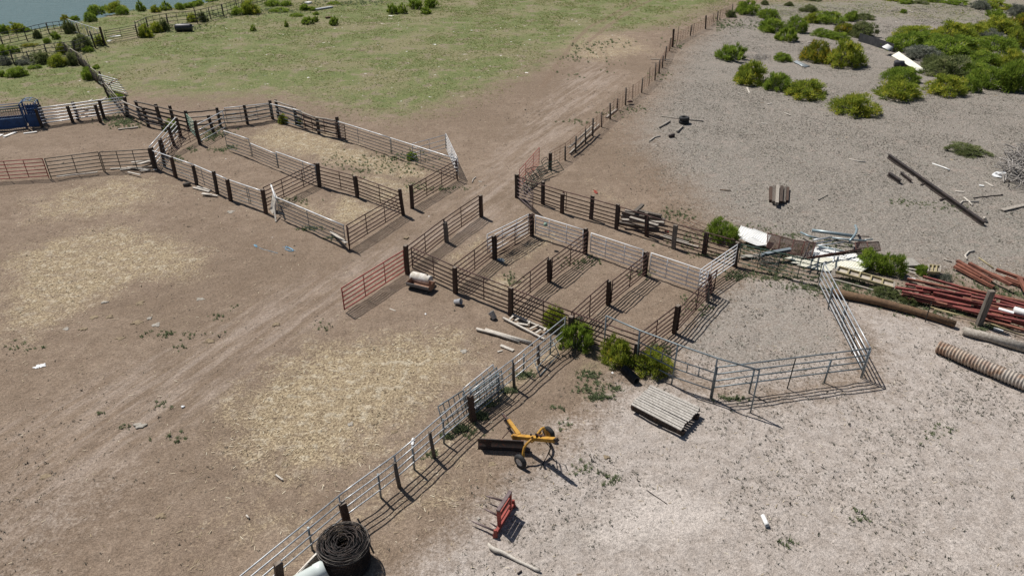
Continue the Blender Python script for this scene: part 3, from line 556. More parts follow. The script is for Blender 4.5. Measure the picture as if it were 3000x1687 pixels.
def panel(parent, a, b, n=6, zb=.2, zt=1.42, mat='rust', ups=(.33,.66), off=.0, lean=None, r=.024, mesh=False, ends=True, za=0, zbb=0, name='panel', even=False, sag=.012, legs=False, wmat='wire', ms=.15, frame=True, top=None, rtop=None):
    """a,b ground points; rails are sub-parts of the panel"""
    a=Vector(a); b=Vector(b); d=(b-a); d.z=0; n_=V(-d.y,d.x,0).normalized()
    if n_.y<0: n_=-n_
    o=n_*off; L=V(*lean,0) if lean else V(0,0,0)
    P=lambda t,z: lerp(a,b,t)+o+L*(z/zt)+V(0,0,z+lerp(za,zbb,t))
    mm=M[mat] if isinstance(mat,str) else mat; mt=M[top] if top else mm; rt=rtop or r
    us=list(ups)+([.006,.994] if ends else [])
    zs=[zb+(zt-zb)*((i/(n-1)) if even else (i/(n-1))**1.12) for i in range(n)]
    def rail(mb,z,rr,m=0):
        k=5; sgn=random.uniform(-1,1)*sag
        mb.tube([P(i/(k-1),z)+V(0,0,sgn*math.sin(math.pi*i/(k-1))+random.uniform(-.3,.3)*sag)+n_*random.uniform(-.6,.6)*sag for i in range(k)],rr,6,m)
    fr=MB(); rail(fr,zs[-1],rt,1); rail(fr,zs[0],r)          # frame: top and bottom rail with the uprights
    for u in us:
        z0=.0 if (legs and u in(.006,.994)) else zb-.02
        fr.tube([P(u,z0),P(u,zt)],r*(1.0 if u in(.006,.994) else .8),6)
    if us: root=fr.build(name,[mm,mt],parent); mid=zs[1:-1]
    else: root=parent; mid=zs
    for i,z in enumerate(mid):
        rb=MB(); last=(not us and i==len(mid)-1); rail(rb,z,rt if last else r); rb.build('rail',mt if last else mm,root)
    if mesh:
        wb=MB(); Ln=d.length; m=int(Ln/ms)
        for i in range(1,m): t=i/m; wb.tube([P(t,zb)-n_*.03,P(t,zt)-n_*.03],.0035,3,0,False)
        for j in range(1,int((zt-zb)/ms)+1): z=zb+j*ms; wb.tube([P(0,z)-n_*.03,P(1,z)-n_*.03],.0035,3,0,False)
        wb.build('wire_mesh',M[wmat],root)
    return root
def fence(label, posts, panels, name='pipe_fence', cat='fence', group=None):
    """posts: (crop,bx,by,tx,ty,kind); panels: (i or point, j or point, kwargs)"""
    B=[g(p[0],p[1],p[2]) for p in posts]
    root=thing(name,label,cat,(B[0].x,B[0].y,0) if B else tuple(panels[0][0]),group); T=[]
    for i,p in enumerate(posts):
        j=i+1 if i+1<len(posts) else i-1
        post.dirn=(B[j]-B[i]) if len(B)>1 else V(1,.3,0)
        T.append(post(root,*p[:5],kind=p[5] if len(p)>5 else 'tie',mat=M[p[6]] if len(p)>6 else None))
    for a,b,kw in panels:
        A=B[a] if isinstance(a,int) else a; C=B[b] if isinstance(b,int) else b
        panel(root,A,C,**kw)
    return root
def gate(label,a,b,name='gate',cat='gate',group=None,**kw):
    root=thing(name,label,cat,(a.x,a.y,0),group)
    # direct parts: rails + frame
    fr=panel(root,a,b,name='frame',**kw); return root
R6=dict(n=6,zb=.20,zt=1.42,mat='rust',off=.13,r=.032,sag=.018)
def R(**k): d=dict(R6); d.update(k); return d
PG='rusty pipe pen fences'
# right-hand pens -------------------------------------------------
fence('rusty six-rail fence along the lane, left edge of the right-hand pens',
 [('G',708,872,690,634,'tiered'),('G',1040,605,1025,435,'tiegrey'),('G',1335,395,1327,208,'tiered')],
 [(0,1,R(ups=(.5,),off=.12)),(1,2,R(ups=(.46,),off=.12))],group=PG)
fence('long rusty front fence from the feed trough to the coil by the arched fence',
 [('G',1115,1035,1107,818,'tiered'),('G',1582,1225,1585,990,'tiered'),('I',1110,505,1110,262,'tie'),('I',1755,745,1780,530,'tie')],
 [(g('G',740,858),0,R(ups=(.5,),off=.1)),(0,1,R(ups=(.5,))),(1,2,R(ups=(.52,))),(2,3,R(ups=(.5,)))],group=PG)
fence('rusty partition with a grey-wrapped middle post, first of the right-hand pens',
 [('G',1448,755,1440,548,'tie'),('G',1765,552,1755,362,'tie')],
 [(g('G',1128,1010),0,R(ups=(.5,),off=.1)),(0,1,R(ups=(.48,),off=-.12))],group=PG)
fence('rusty partition ending at the tall post between the first two white gates',
 [('G',1912,942,1910,748,'tiered'),('H',622,706,627,488,'tie')],
 [(g('G',1600,1205),0,R(ups=(.5,),off=.1)),(0,1,R(ups=(.5,),off=-.12))],group=PG)
fence('rusty partition ending at the post between the second and third white gates',
 [('H',818,1142,825,935,'tiered'),('H',1125,890,1135,688,'tie')],
 [(g('I',1120,490),0,R(ups=(.5,),off=.1)),(0,1,R(ups=(.5,),off=-.12))],group=PG)
fence('rusty end partition between the right-hand pens and the round grey pen',
 [('H',1378,1378,1412,1140,'tiered'),('H',1665,1105,1660,955,'tiegrey'),('H',1690,1040,1680,872,'tie')],
 [(g('I',1790,720),0,R(ups=(.48,),off=.1)),(0,2,R(ups=(.48,),off=-.12))],group=PG)
fence('rusty outer fence with seven tall ties along the alley, in front of the scrap',
 [('H',42,232,40,30,'tie'),('H',262,285,263,90,'tie'),('H',425,362,430,195,'tiered'),('H',670,410,685,213,'tie'),('H',885,497,900,285,'tie'),('H',1145,555,1143,358,'tie'),('H',1372,658,1390,460,'tiegrey'),('H',1630,715,1655,525,'tie'),('H',1893,812,1915,605,'tie')],
 [(0,2,R(ups=(.98,),off=.12)),(2,4,R(ups=(.05,),off=.12)),(4,6,R(ups=(.02,.5),off=.12)),(6,8,R(ups=(.5,),off=.12))],group=PG)
# white alley gates
WG='white six-rail alley gates'
W6=dict(n=6,zb=.22,zt=1.36,mat='white',ups=(.3,.66),r=.029,even=True,off=0)
gate('white gate hung between the first two tall posts of the alley, plastic scrap on top',g('H',195,560),g('H',598,690),group=WG,**W6)
gate('white gate in the middle of the row of three along the alley',g('H',660,716),g('H',1098,868),group=WG,**W6)
gate('white gate at the right end of the row of three along the alley',g('H',1160,892),g('H',1640,1062),group=WG,**W6)
gate('white gate standing open across the alley, hung on the last tall tie',g('H',1570,1040),g('H',1886,815),group=WG,**W6)
gate('white gate folded back against the first rusty partition',g('G',1392,735),g('G',1740,553),group=WG,**dict(W6,ups=(.35,.7),off=.06))
gate('faded red six-rail gate swung open into the dirt lane beside the trough',g('G',172,1203),g('G',690,868),**dict(n=6,zb=.16,zt=1.34,mat='red',ups=(.33,.66),r=.031,even=True))
gate('rusty grey gate closing the corner of the alley beside the red gate',g('Z',72,1040),g('Z',402,1340),**dict(n=6,zb=.2,zt=1.42,mat='spearbar',ups=(),r=.026,even=True))
gate('faded red gate at the start of the wire fence',g('Z',140,905),g('Z',522,445),**dict(n=6,zb=.2,zt=1.42,mat='red',ups=(.3,.68),r=.024,even=True))
gate('dark green bowed gate between the last tie and the round pen',g('J',948,205),g('J',1565,360),**dict(n=6,zb=.2,zt=1.3,mat='green',ups=(.25,.5,.75),r=.024,even=True,sag=.03))
# round pen ---------------------------------------------------------
GA='galvanised pipe fences of the round pen'
fence('galvanised five-rail fence sloping away on the far right side of the round pen',
 [('J',1650,545,1682,372,'pipe','galvd'),('J',1752,706,1778,520,'pipe','galvd'),('J',1768,640,1805,480,'t'),('J',1832,885,1862,705,'t')],
 [(g('J',1568,380),g('J',1912,1075),dict(n=5,zb=.32,zt=1.5,mat='galv',ups=(),off=0,r=.03,even=True,legs=True))],group=GA)
fence('galvanised four-rail fence across the near side of the round pen',
 [('J',1333,1155,1398,925,'t'),('J',1618,1108,1672,935,'pipe','galvd'),('J',1038,1190,1080,1010,'pipe','galvd')],
 [(g('J',745,1228),g('J',1905,1076),dict(n=4,zb=.55,zt=1.55,mat='galvd',ups=(),off=0,r=.03,even=True,legs=True))],group=GA)
# arched tall fence
root=thing('tall_pipe_frame','tall grey pipe frame with braced lower rails at the round pen entrance','fence',tuple(g('J',170,985)),GA)
tp=[topof(g('I',1435,650),'I',1463,258),None,None,None,None]
bs=[g('I',1437,640),g('J',172,985),g('J',440,1122),g('J',740,1226),g('J',1050,1336)]
tops=[topof(bs[0],'I',1463,258),topof(bs[1],'J',195,705),topof(bs[2],'J',490,815),topof(bs[3],'J',795,920),topof(bs[4],'J',1120,1012)]
mb=MB(); mb.tube(tops,.036,8); mb.build('top_rail',M['galvd'],root)
for b_,t_ in zip(bs,tops):
    mb=MB(); mb.tube([b_-V(0,0,.1),t_],.034,8); mb.build('upright',M['galvd'],root)
for z in (.42,.85,1.28):
    mb=MB(); mb.tube([bs[1]+V(0,0,z),bs[2]+V(0,0,z),bs[3]+V(0,0,z)],.028,7); mb.build('rail',M['galvd'],root)
for u,i in ((.34,1),(.66,1),(.33,2),(.62,2)):
    mb=MB(); p_=lerp(bs[i],bs[i+1],u); mb.tube([p_+V(0,0,.85),p_+V(0,0,1.28)],.022,6); mb.build('brace',M['galvd'],root)
# foreground fence ---------------------------------------------------
fps=[('I',900,640,905,455,'pipe','galvd'),('I',785,742,778,535,'round'),('I',632,842,635,640,'pipe','galvd'),('I',540,985,525,735,'round'),('I',375,1072,378,840,'pipe','galvd'),('I',132,1320,92,1052,'tiered'),
 ('L',1366,562,1360,405,'pipe','galvd'),('L',1302,656,1270,490,'round'),('L',1169,736,1155,585,'pipe','galvd'),('L',1072,856,1037,690,'round'),('L',947,926,926,768,'pipe','galvd'),('T',1925,560,1800,85,'tiered'),('T',1245,945,1165,535,'pipe','galvd')]
fr=fence('long silver four-rail fence with wire mesh running to the bottom edge',fps,[],group=None)
a0=g('I',1060,545); e1=g('L',1072,856); e2=g('T',1870,560); e3=g('T',640,1620); dd=(e3-e2).normalized(); e4=e2+dd*9
m1=g('I',540,985); m2=g('I',128,1315)
for A_,B_ in ((a0,m1),(m1,m2),(m2,e1),(e1,e2),(e2,e4)):
    panel(fr,A_,B_,n=4,zb=.42,zt=1.42,mat='galv',ups=(),off=.1,r=.027,even=True,mesh=(B_ is not e4),ends=False if B_ is e4 else True)
post(fr,'T',640,1640,600,1190,'tiered')
# leaning stacked mesh panels on that fence
SG='mesh gates stacked against the foreground fence'
for i,(xa,ya,xb,yb,lb) in enumerate([('U',330,1000,'',''),('U',300,1060,'',''),('U',260,1000,'','')][:0]): pass
for i,(pa,pb,ln,lb,mt) in enumerate([(('U',520,1010),('U',1040,560),(-0.28,0.19),'pale mesh gate outermost in the leaning stack on the foreground fence','silver'),
  (('U',470,1090),('U',1060,600),(-0.18,0.14),'galvanised mesh gate in the middle of the leaning stack','galvd'),
  (('U',560,1060),('U',1110,640),(-0.10,0.07),'green-grey mesh gate nearest the posts in the leaning stack','pipeblue'),
  (('U',60,1330),('U',500,1030),(-0.23,0.16),'bent mesh gate at the lower left end of the leaning stack','galvd')]):
    gate(lb,g(*pa),g(*pb),name='mesh_gate',group=SG,n=4,zb=.12,zt=1.12,mat=mt,ups=(.2,.4,.6,.8),r=.026,lean=ln,mesh=True,ms=.1,off=.12,even=True)
root=thing('fallen_panel','narrow galvanised panel fallen flat beside the foreground fence weeds','panel',tuple(g('I',760,830)))
mb=MB(); A_,B_,C_,D_=g('I',735,700,.35),g('I',930,520,.45),g('I',985,640,.1),g('I',795,860,.06)
mb.tube([A_,B_],.025,6); mb.build('rail',M['galvd'],root)
mb=MB(); mb.tube([D_,C_],.025,6); mb.build('rail',M['galvd'],root)
mb=MB(); mb.tube([lerp(A_,D_,.5),lerp(B_,C_,.5)],.025,6); mb.build('rail',M['galvd'],root)
mb=MB(); mb.tube([A_,D_],.025,6); mb.tube([B_,C_],.025,6); mb.build('frame',M['galvd'],root)
# left pens -----------------------------------------------------------
SV=dict(n=6,zb=.2,zt=1.42,mat='galvd',top='silver',rtop=.038,off=.14,r=.023,even=True)  # light on the top rail painted in: brighter metal there, duller on the rest
def S(**k): d=dict(SV); d.update(k); return d
LG='fences of the left-hand pens'
fence('silver front fence of the left pens held by five dark ties',
 [('B',197,900,138,662,'tie'),('B',300,872,240,575,'tie'),('B',417,978,368,762,'tiered'),('B',640,1062,597,848,'tie'),('B',860,1158,815,908,'tie'),('B',1000,1228,960,995,'tiered'),('B',1375,1362,1337,1105,'tiered')],
 [(0,3,S(ups=())),(3,5,S(ups=(.2,))),(5,6,S(ups=(.5,.55)))],group=LG)
fence('silver meshed front panel between the leaning scrap boards and the lane',
 [('C',855,1268,838,1090,'pipe')],
 [(g('C',318,1030),g('C',832,1258),S(ups=(.47,),off=0,mesh=True,ms=.1))],group=LG)
fence('rusty panel across the lane end of the left pens, left of the gap',
 [('C',1270,1003,1240,800,'tiered')],[(g('C',858,1262),0,R(ups=(.33,.67),off=.08))],group=LG)
fence('rusty panel right of the gap in the lane end of the left pens',
 [('C',1338,952,1326,765,'tiered'),('C',1688,735,1680,575,'pipe')],[(0,1,R(ups=(.33,.66),off=.08))],group=LG)
fence('rusty fence between the two left pens with a broken tie in its middle',
 [('C',622,785,605,600,'tie'),('C',915,868,890,697,'tie')],
 [(0,1,R(ups=(.55,))),(1,g('C',1258,1000),R(ups=(.5,)))],group=LG)
fence('rusty cross panel between the silver front fence and the middle tie',[],[(g('B',1385,1310),g('B',1925,1040),R(ups=(.33,.72),off=0))],group=LG)
root=fence('stepped silver fence dividing the left pens lengthwise',[],
 [(g('B',968,690),g('B',1232,785),S(off=0,ups=(),zt=1.52)),(g('B',1240,790),g('B',1510,908),S(off=0,ups=(),zt=1.25)),(g('B',1514,908),g('B',1930,1070),S(off=0,ups=(.68,),zt=1.42))],group=LG)
fence('silver back panel of the left pens left of the far corner',[],[(g('B',968,432),g('B',1438,378),S(off=0,ups=(.33,.7),zt=1.5))],group=LG)
fence('silver back panel of the left pens right of the far corner',[],[(g('B',1455,385),g('B',1775,465),S(off=0,ups=(.3,.75),zt=1.5))],group=LG)
fence('rusty back panel of the left pens beside the log rails',[],[(g('C',512,350),g('C',830,435),R(off=0,ups=(.2,.5,.78),zt=1.35))],group=LG)
fence('long silver back fence of the left pens ending at the lane',[],[(g('C',782,415),g('C',1180,548),S(off=0,ups=(.38,))),(g('C',1182,548),g('C',1690,722),S(off=0,ups=(.46,)))],group=LG)
gate('low silver four-rail gate standing out behind the left pens near the lane',g('C',1345,585),g('C',1600,512),n=4,zb=.3,zt=1.3,mat='galv',ups=(.5,),r=.024)
gate('bright silver gate seen nearly edge-on at the lane end of the left pens',g('C',1603,512),g('C',1695,715),n=6,zb=.2,zt=1.42,mat='silver',ups=(.5,),r=.026,even=True)
# log-rail fence behind left pens
def railfence(label, posts, runs, group=None, mat='oldwood'):
    root=fence(label,posts,[],name='rail_fence',group=group)
    for a,b,zs,r in runs:
        A_=g(posts[a][0],posts[a][1],posts[a][2]) if isinstance(a,int) else a; B_=g(posts[b][0],posts[b][1],posts[b][2]) if isinstance(b,int) else b
        for z in zs:
            mb=MB(); k=5; d=(B_-A_); n_=V(-d.y,d.x,0).normalized()*.12; n_=n_ if n_.y<0 else -n_
            rr=r*random.uniform(.8,1.15)
            mb.tube([lerp(A_,B_,i/(k-1))+n_+V(0,0,z+random.uniform(-.03,.03)) for i in range(k)],rr,8,0,True,rr*.75)
            mb.build('rail',M[random.choice([mat,mat,'darkwood'])] if mat!='white' else M['silver'],root)
    return root
def bz(c,x,y,z):                         # foot of a post whose top (height z) is seen at x,y
    p=g(c,x,y,z); return V(p.x,p.y,0)
def pix_of(p):                           # native pixel of a world point, for posts known by their tops
    q=p-V(0,0,CAMH); fw=q.y*CP-q.z*SP; up=q.y*SP+q.z*CP; return 1500+F*q.x/fw, 843.5-F*up/fw
CROP['n']=(0,0,1.0)
def ptop(c,x,y,h,kind='tie'):
    b=bz(c,x,y,h); u,v=pix_of(b); t=px(c,x,y); return ('n',u,v,t[0],t[1],kind)
TG='weathered timber fences'
railfence('weathered timber fence behind the left pens, left of the far corner',
 [ptop('B',515,268,1.55),ptop('B',850,236,1.6),ptop('B',1140,210,1.6),ptop('B',1412,158,1.65)],[(0,1,(.3,.62,.95,1.4),.075),(1,2,(.3,.62,.95,1.3),.07),(2,3,(.3,.62,.95,1.3),.07)],TG)
railfence('log-rail fence behind the left pens, right of the far corner',
 [ptop('B',1475,152,1.6),ptop('B',1672,235,1.45),ptop('C',600,245,1.4),ptop('C',755,243,1.7)],[(0,1,(.35,.75,1.15,1.5),.085),(1,2,(.35,.75,1.1,1.35),.08),(2,3,(.35,.75,1.1,1.4),.085)],TG)
railfence('near side of the timber cattle alley running right from the heavy post',
 [('Y',222,560,165,270),('Y',525,692,440,425),('Y',738,742,640,410),('Y',1000,845,925,572)],[(0,1,(.3,.6,.9,1.35),.07),(1,2,(.3,.6,.9,1.3),.07),(2,3,(.3,.6,.9),.07)],TG)
railfence('far side of the timber cattle alley topped by one long pale log',
 [ptop('Y',330,320,1.5),ptop('Y',625,372,1.6),ptop('Y',832,396,1.6),ptop('Y',1062,470,1.6)],[(0,3,(.3,.65,1.0,1.42),.085)],TG)
NWH=[('N',1335,1110,1110,540),('N',2300,960,2110,440),('A',712,868,672,742),('A',905,818,880,682)]
root=fence('white pipe rails on heavy dark posts left of the timber alley',NWH,[],name='pipe_fence')
A_=g('N',1330,1100); B_=g('A',900,815)
for z in (.28,.53,.78,1.03,1.28,1.52):
    mb=MB(); mb.tube([lerp(A_,B_,t_/4)+V(0,.14,z+random.uniform(-.015,.015)) for t_ in range(5)],.052,8); mb.build('rail',M['silver'],root)
railfence('back row of dark posts behind the white pipe rails',[ptop('N',1230,405,1.6),ptop('N',2270,300,1.6),ptop('A',700,710,1.6)],[(0,1,(.45,),.05),(1,2,(.5,.9),.05)],TG)
fence('diagonal bright silver rails at the left corner of the left pens',
 [('Y',640,1325,568,1000,'tie'),('Y',750,1120,688,870,'tie'),('Y',908,985,810,700,'tie')],
 [(g('Y',612,1310),g('Y',985,850),S(n=5,off=0,ups=(),zt=1.55,r=.034,ends=False,mat='silver'))],group=LG)
gate('rusty gate standing inside the diagonal silver corner of the left pens',g('B',318,770),g('B',648,590),n=6,zb=.2,zt=1.35,mat='rust',ups=(.2,.5,.78),r=.024,even=True)
gate('pale green six-rail gate at the end of the timber alley',bz('Y',1075,515,1.45),g('Y',1255,905),n=7,zb=.15,zt=1.42,mat='ltgreen',ups=(),r=.026,even=True)
fence('four slanting silver rails between the green gate post and the far silver panel',
 [('Y',1278,962,1200,615,'tie'),('Y',1480,790,1395,535,'tie')],[(0,g('Y',1665,745),S(n=4,off=0,ups=(),zt=1.5,r=.03,mat='galv'))],group=LG)
# panels at the lower left of the left pens
PB_='portable panels in a row at the left edge'
gate('faded red tubular panel at the left edge of the row of three',g('A',-60,1290),g('A',350,1262),name='portable_panel',cat='panel',group=PB_,n=6,zb=.18,zt=1.42,mat='red',ups=(.33,.66),r=.031,even=True,legs=True)
gate('dark green-grey tubular panel in the middle of the row of three',g('A',362,1266),g('A',738,1216),name='portable_panel',cat='panel',group=PB_,n=6,zb=.18,zt=1.46,mat='black',ups=(.5,),r=.03,even=True,legs=True)
gate('dark tubular panel of the row of three, over the board heap',g('A',744,1218),g('A',1085,1196),name='portable_panel',cat='panel',group=PB_,n=6,zb=.18,zt=1.46,mat='black',ups=(.34,.67),r=.03,even=True,legs=True)
# wire fence up the middle -------------------------------------------
wf=[(751,1198,755,1080,'tie'),(860,1136,859,1035,'round'),(933,1080,937,963,'round'),(1004,1012,1003,910,'round'),(1053,962,1056,838,'round'),(1118,900,1118,795,'round'),(1178,846,1176,730,'round'),(1229,780,1231,698,'round'),(1286,746,1290,620,'round'),(1337,706,1340,598,'t'),(1400,660,1408,555,'round'),(1450,611,1460,478,'t'),(1494,571,1501,448,'round'),(1524,522,1529,425,'round'),(1546,482,1553,395,'round'),(1567,432,1576,328,'round'),(1597,364,1606,270,'round'),(1618,335,1628,205,'tie'),(1645,325,1665,190,'t'),(1744,256,1757,178,'round'),(1764,246,1775,165,'t'),(1852,207,1856,110,'tie'),(1905,168,1911,92,'t'),(1934,152,1941,78,'round'),(1951,141,1962,68,'t'),(2040,108,2045,28,'round')]
fps=[('D',)+p for p in wf]
fr=fence('rusty wire fence on thin wooden posts climbing away between pasture and scrub',fps,[],name='wire_fence')
B_=[g('D',p[0],p[1]) for p in wf]
for i0,i1 in ((0,1),(1,3),(3,6),(6,8),(8,10),(10,12),(12,15),(15,17),(17,19),(19,21),(21,23),(23,25)):
    A2,C2=B_[i0],B_[i1]; k=max(2,int((C2-A2).length/1.1))
    panel(fr,A2,C2,n=6,zb=.16,zt=1.3,mat='rwire',ups=tuple((j+1)/(k+1) for j in range(k)),off=.06,r=.015,even=True,sag=.02)
# river fences ---------------------------------------------------------
RG='mesh fences near the river'
def farfence(label,posts,run,zt=1.45,mat='black',n=4,ms=None):
    fr=fence(label,posts,[],name='mesh_fence',group=RG)
    for A2,C2 in zip(run[:-1],run[1:]):
        k=max(2,int((C2-A2).length/1.3))
        panel(fr,A2,C2,n=n,zb=.2,zt=zt,mat=mat,ups=tuple((j+1)/(k+1) for j in range(k)),off=.05,r=.036,even=True,sag=.02)
farfence('mesh fence closest to the river at the left edge',[('M',50,582,5,475,'round'),('M',345,515,310,415,'round'),('M',627,442,570,290,'round')],[g('M',-90,600),g('M',50,580),g('M',345,515),g('M',625,440),g('M',855,410)],1.5)
farfence('mesh fence from the left edge to the big post beside the river gate',[('M',185,810,135,690,'round'),('M',370,740,325,640,'round'),('M',605,732,555,580,'round'),('M',965,692,895,530,'round'),('M',1195,600,1115,390,'round'),('M',1312,568,1243,335,'tie')],[g('M',-60,860),g('M',185,808),g('M',605,730),g('M',965,690),g('M',1195,598),g('M',1310,566)],1.5)
farfence('short fence with one pale top rail running to the big gate post',[('M',1000,440,950,300,'round'),('M',1112,460,1080,358,'round')],[g('M',880,400),g('M',1295,545)],1.6,'silver',2)
gate('dark five-rail gate beside the big post near the river',g('M',1335,542),g('M',1722,468),n=6,zb=.2,zt=1.45,mat='black',ups=(.5,),r=.03,even=True)
farfence('mesh fence right of the river gate running up to the top edge',[('M',1724,468,1680,270,'round'),('M',1860,392,1815,220,'round'),('M',2112,340,2072,220,'round'),('M',2472,300,2415,92,'round'),('W',625,166,600,68,'round'),('W',738,145,708,40,'round'),('W',848,92,828,4,'round')],[g('M',1724,466),g('M',1860,390),g('M',2112,338),g('M',2470,300),g('W',738,144),g('W',900,90),g('W',1100,40)],1.7,'black',4)
fb_=[('V',1250,565,1180,400,'round'),('V',1440,690,1350,530,'round'),('V',1522,645,1455,480,'t'),('V',1562,850,1508,650,'round'),('V',1740,930,1680,745,'tie'),('V',1845,1185,1740,960,'tie')]
fr=fence('dense brush-woven fence running from the river to the timber alley',fb_,[],name='brush_fence',group=RG)
run=[g('V',1105,440),g('V',1250,560),g('V',1440,690),g('V',1600,905),g('V',1740,1010),g('V',1850,1180),g('Y',180,560)]
for i,(A2,C2) in enumerate(zip(run[:-1],run[1:])):
    pr=MB(); d=(C2-A2); Ln=d.length
    if i<4:
        for j in range(int(Ln*15)):
            t_=random.random(); p_=lerp(A2,C2,t_)+V(random.uniform(-.06,.06),random.uniform(-.06,.06),0); pr.tube([p_,p_+V(random.uniform(-.1,.1),random.uniform(-.1,.1),random.uniform(.7,1.25))],random.uniform(.012,.03),4)
        pr.build('brush_panel',M['darkwood'],fr)
    else:
        pr.tube([A2+V(0,0,.5),C2+V(0,0,.5)],.05,6); pr.tube([A2+V(0,0,.95),C2+V(0,0,.95)],.05,6); pr.build('rail',M['darkwood'],fr)
    mb=MB(); mb.tube([A2+V(0,0,1.32),lerp(A2,C2,.5)+V(0,0,1.3),C2+V(0,0,1.34)],.035,7); mb.build('rail',M['oldwood' if i%2 else 'darkwood'],fr)
gate('bright silver six-rail gate leaning back on the brush fence',g('V',1860,1060),g('V',2190,1155),n=6,zb=.15,zt=1.4,mat='silver',ups=(),ends=False,r=.04,even=True,lean=(-.72,.12))
root=thing('tangled_implement','dark green implement frame tangled in the brush fence end','implement',tuple(g('V',1900,1180)))
mb=MB()
for _ in range(9):
    p_=g('V',random.uniform(1780,1930),random.uniform(1080,1180)); mb.tube([p_+V(0,0,random.uniform(.2,.9)),p_+V(random.uniform(-.9,.9),random.uniform(-.5,.5),random.uniform(.6,1.6))],.03,5)
mb.build('frame',M['green'],root)
mb=MB(); p_=g('V',1850,1150); mb.tube([p_+V(0,0,.9),p_+V(1.4,.4,1.5)],.03,5); mb.build('bar',M['red'],root)
# ---------------------------------------------------------------- equipment and scrap
# blue squeeze chute
o0,o1=g('N',-420,1265),g('N',1215,1105); d=(o1-o0).normalized(); n_=V(-d.y,d.x,0)
if n_.y<0: n_=-n_
L=(o1-o0).length; hg=g('N',860,1140); s=(hg-o0).dot(d)
root=thing('squeeze_chute','blue steel cattle squeeze chute at the left edge','cattle chute',tuple(o0))
P=lambda a,b,z: o0+d*a+n_*b+V(0,0,z)
mb=MB(); mb.bar(P(0,0,.53),P(s,0,.53),.05,.72,V(0,0,1)); mb.build('side_panel',M['blue'],root)
mb=MB(); mb.bar(P(0,.95,.53),P(s,.95,.53),.05,.72,V(0,0,1)); mb.build('side_panel',M['blue'],root)
mb=MB(); mb.bar(P(0,.0,.92),P(s,.0,.92),.07,.05); mb.bar(P(0,0,.14),P(s,0,.14),.08,.05); mb.build('edge_rail',M['bluelt'],root)
for b in (0,.95):
    for i in range(int(s/.17)):
        mb=MB(); mb.tube([P(.05+i*.17,b,.92),P(.05+i*.17,b,1.5)],.022,5); mb.build('side_bar',M['galvd' if b==0 else 'black'],root)
    for z in (1.5,1.68,1.85):
        mb=MB(); mb.tube([P(0,b,z),P(s,b,z)],.03,6); mb.build('top_rail',M['green' if z<1.8 else 'bluelt'],root)
hg0=MB()
for a,b in ((s,-.05),(s,1.0),(s+1.15,-.05),(s+1.15,1.0)): hg0.bar(P(a,b,-.05),P(a,b,2.02),.09,.09,V(0,1,0))
hg0.build('head_gate_frame',M['blue'],root)
mb=MB(); tt=lambda b: [P(s,b,1.95),P(s+.12,b,2.12),P(s+.4,b,2.22),P(s+.8,b,2.22),P(s+1.05,b,2.1),P(s+1.15,b,1.9)]
for b in (-.05,.45,1.0): mb.tube(tt(b),.03,6)
for a,z in ((s+.05,2.06),(s+.4,2.22),(s+.8,2.22),(s+1.1,2.0)): mb.tube([P(a,-.05,z),P(a,1.0,z)],.026,6)
mb.build('top_cage',M['bluelt'],root)
mb=MB(); mb.bar(P(s+.22,-.06,.62),P(s+1.1,-.06,.62),.05,1.05,V(0,0,1)); mb.build('door',M['blue'],root)
for k in range(5):
    mb=MB(); mb.bar(P(s+.2+k*.2,0,1.1),P(s+.2+k*.2,0,2.0),.06,.05,V(0,1,0)); mb.build('head_bar',M['blue'],root)
for b in (-.05,1.0):
    mb=MB(); mb.bar(P(s,b,1.55),P(s+1.15,b,1.55),.06,.08); mb.build('cross_rail',M['blue'],root)
mb=MB(); mb.bar(P(s+.1,.98,.9),P(s+1.1,.98,.9),.05,1.5,V(0,0,1)); mb.build('rear_panel',M['blue'],root)
mb=MB(); mb.tube([P(s+.22,-.12,1.22),P(s+.22,-.12,1.36),P(s+.75,-.12,1.36),P(s+.75,-.12,1.18)],.022,6); mb.build('handle',M['bluelt'],root)
mb=MB(); mb.tube([P(s+.1,-.1,.3),P(s+.1,-.1,1.8)],.035,6); mb.tube([P(s+.25,-.1,1.3),P(s+.12,-.1,1.9)],.025,6); mb.build('latch_lever',M['bluelt'],root)
for c,x0,y0,x1,y1,lb in (('N',740,1300,1160,1245,'long white plank lying in front of the blue chute'),('N',120,1400,500,1255,'crumpled white sheet lying in front of the blue chute'),('N',-60,1390,70,1330,'white board scrap at the left edge below the blue chute')):
    mb=MB(); a,b=g(c,x0,y0,.05),g(c,x1,y1,.05); mb.bar(a,b,.28 if 'plank' not in lb else .18,.03); single(mb,'white_board',M['tin'],lb,'board')
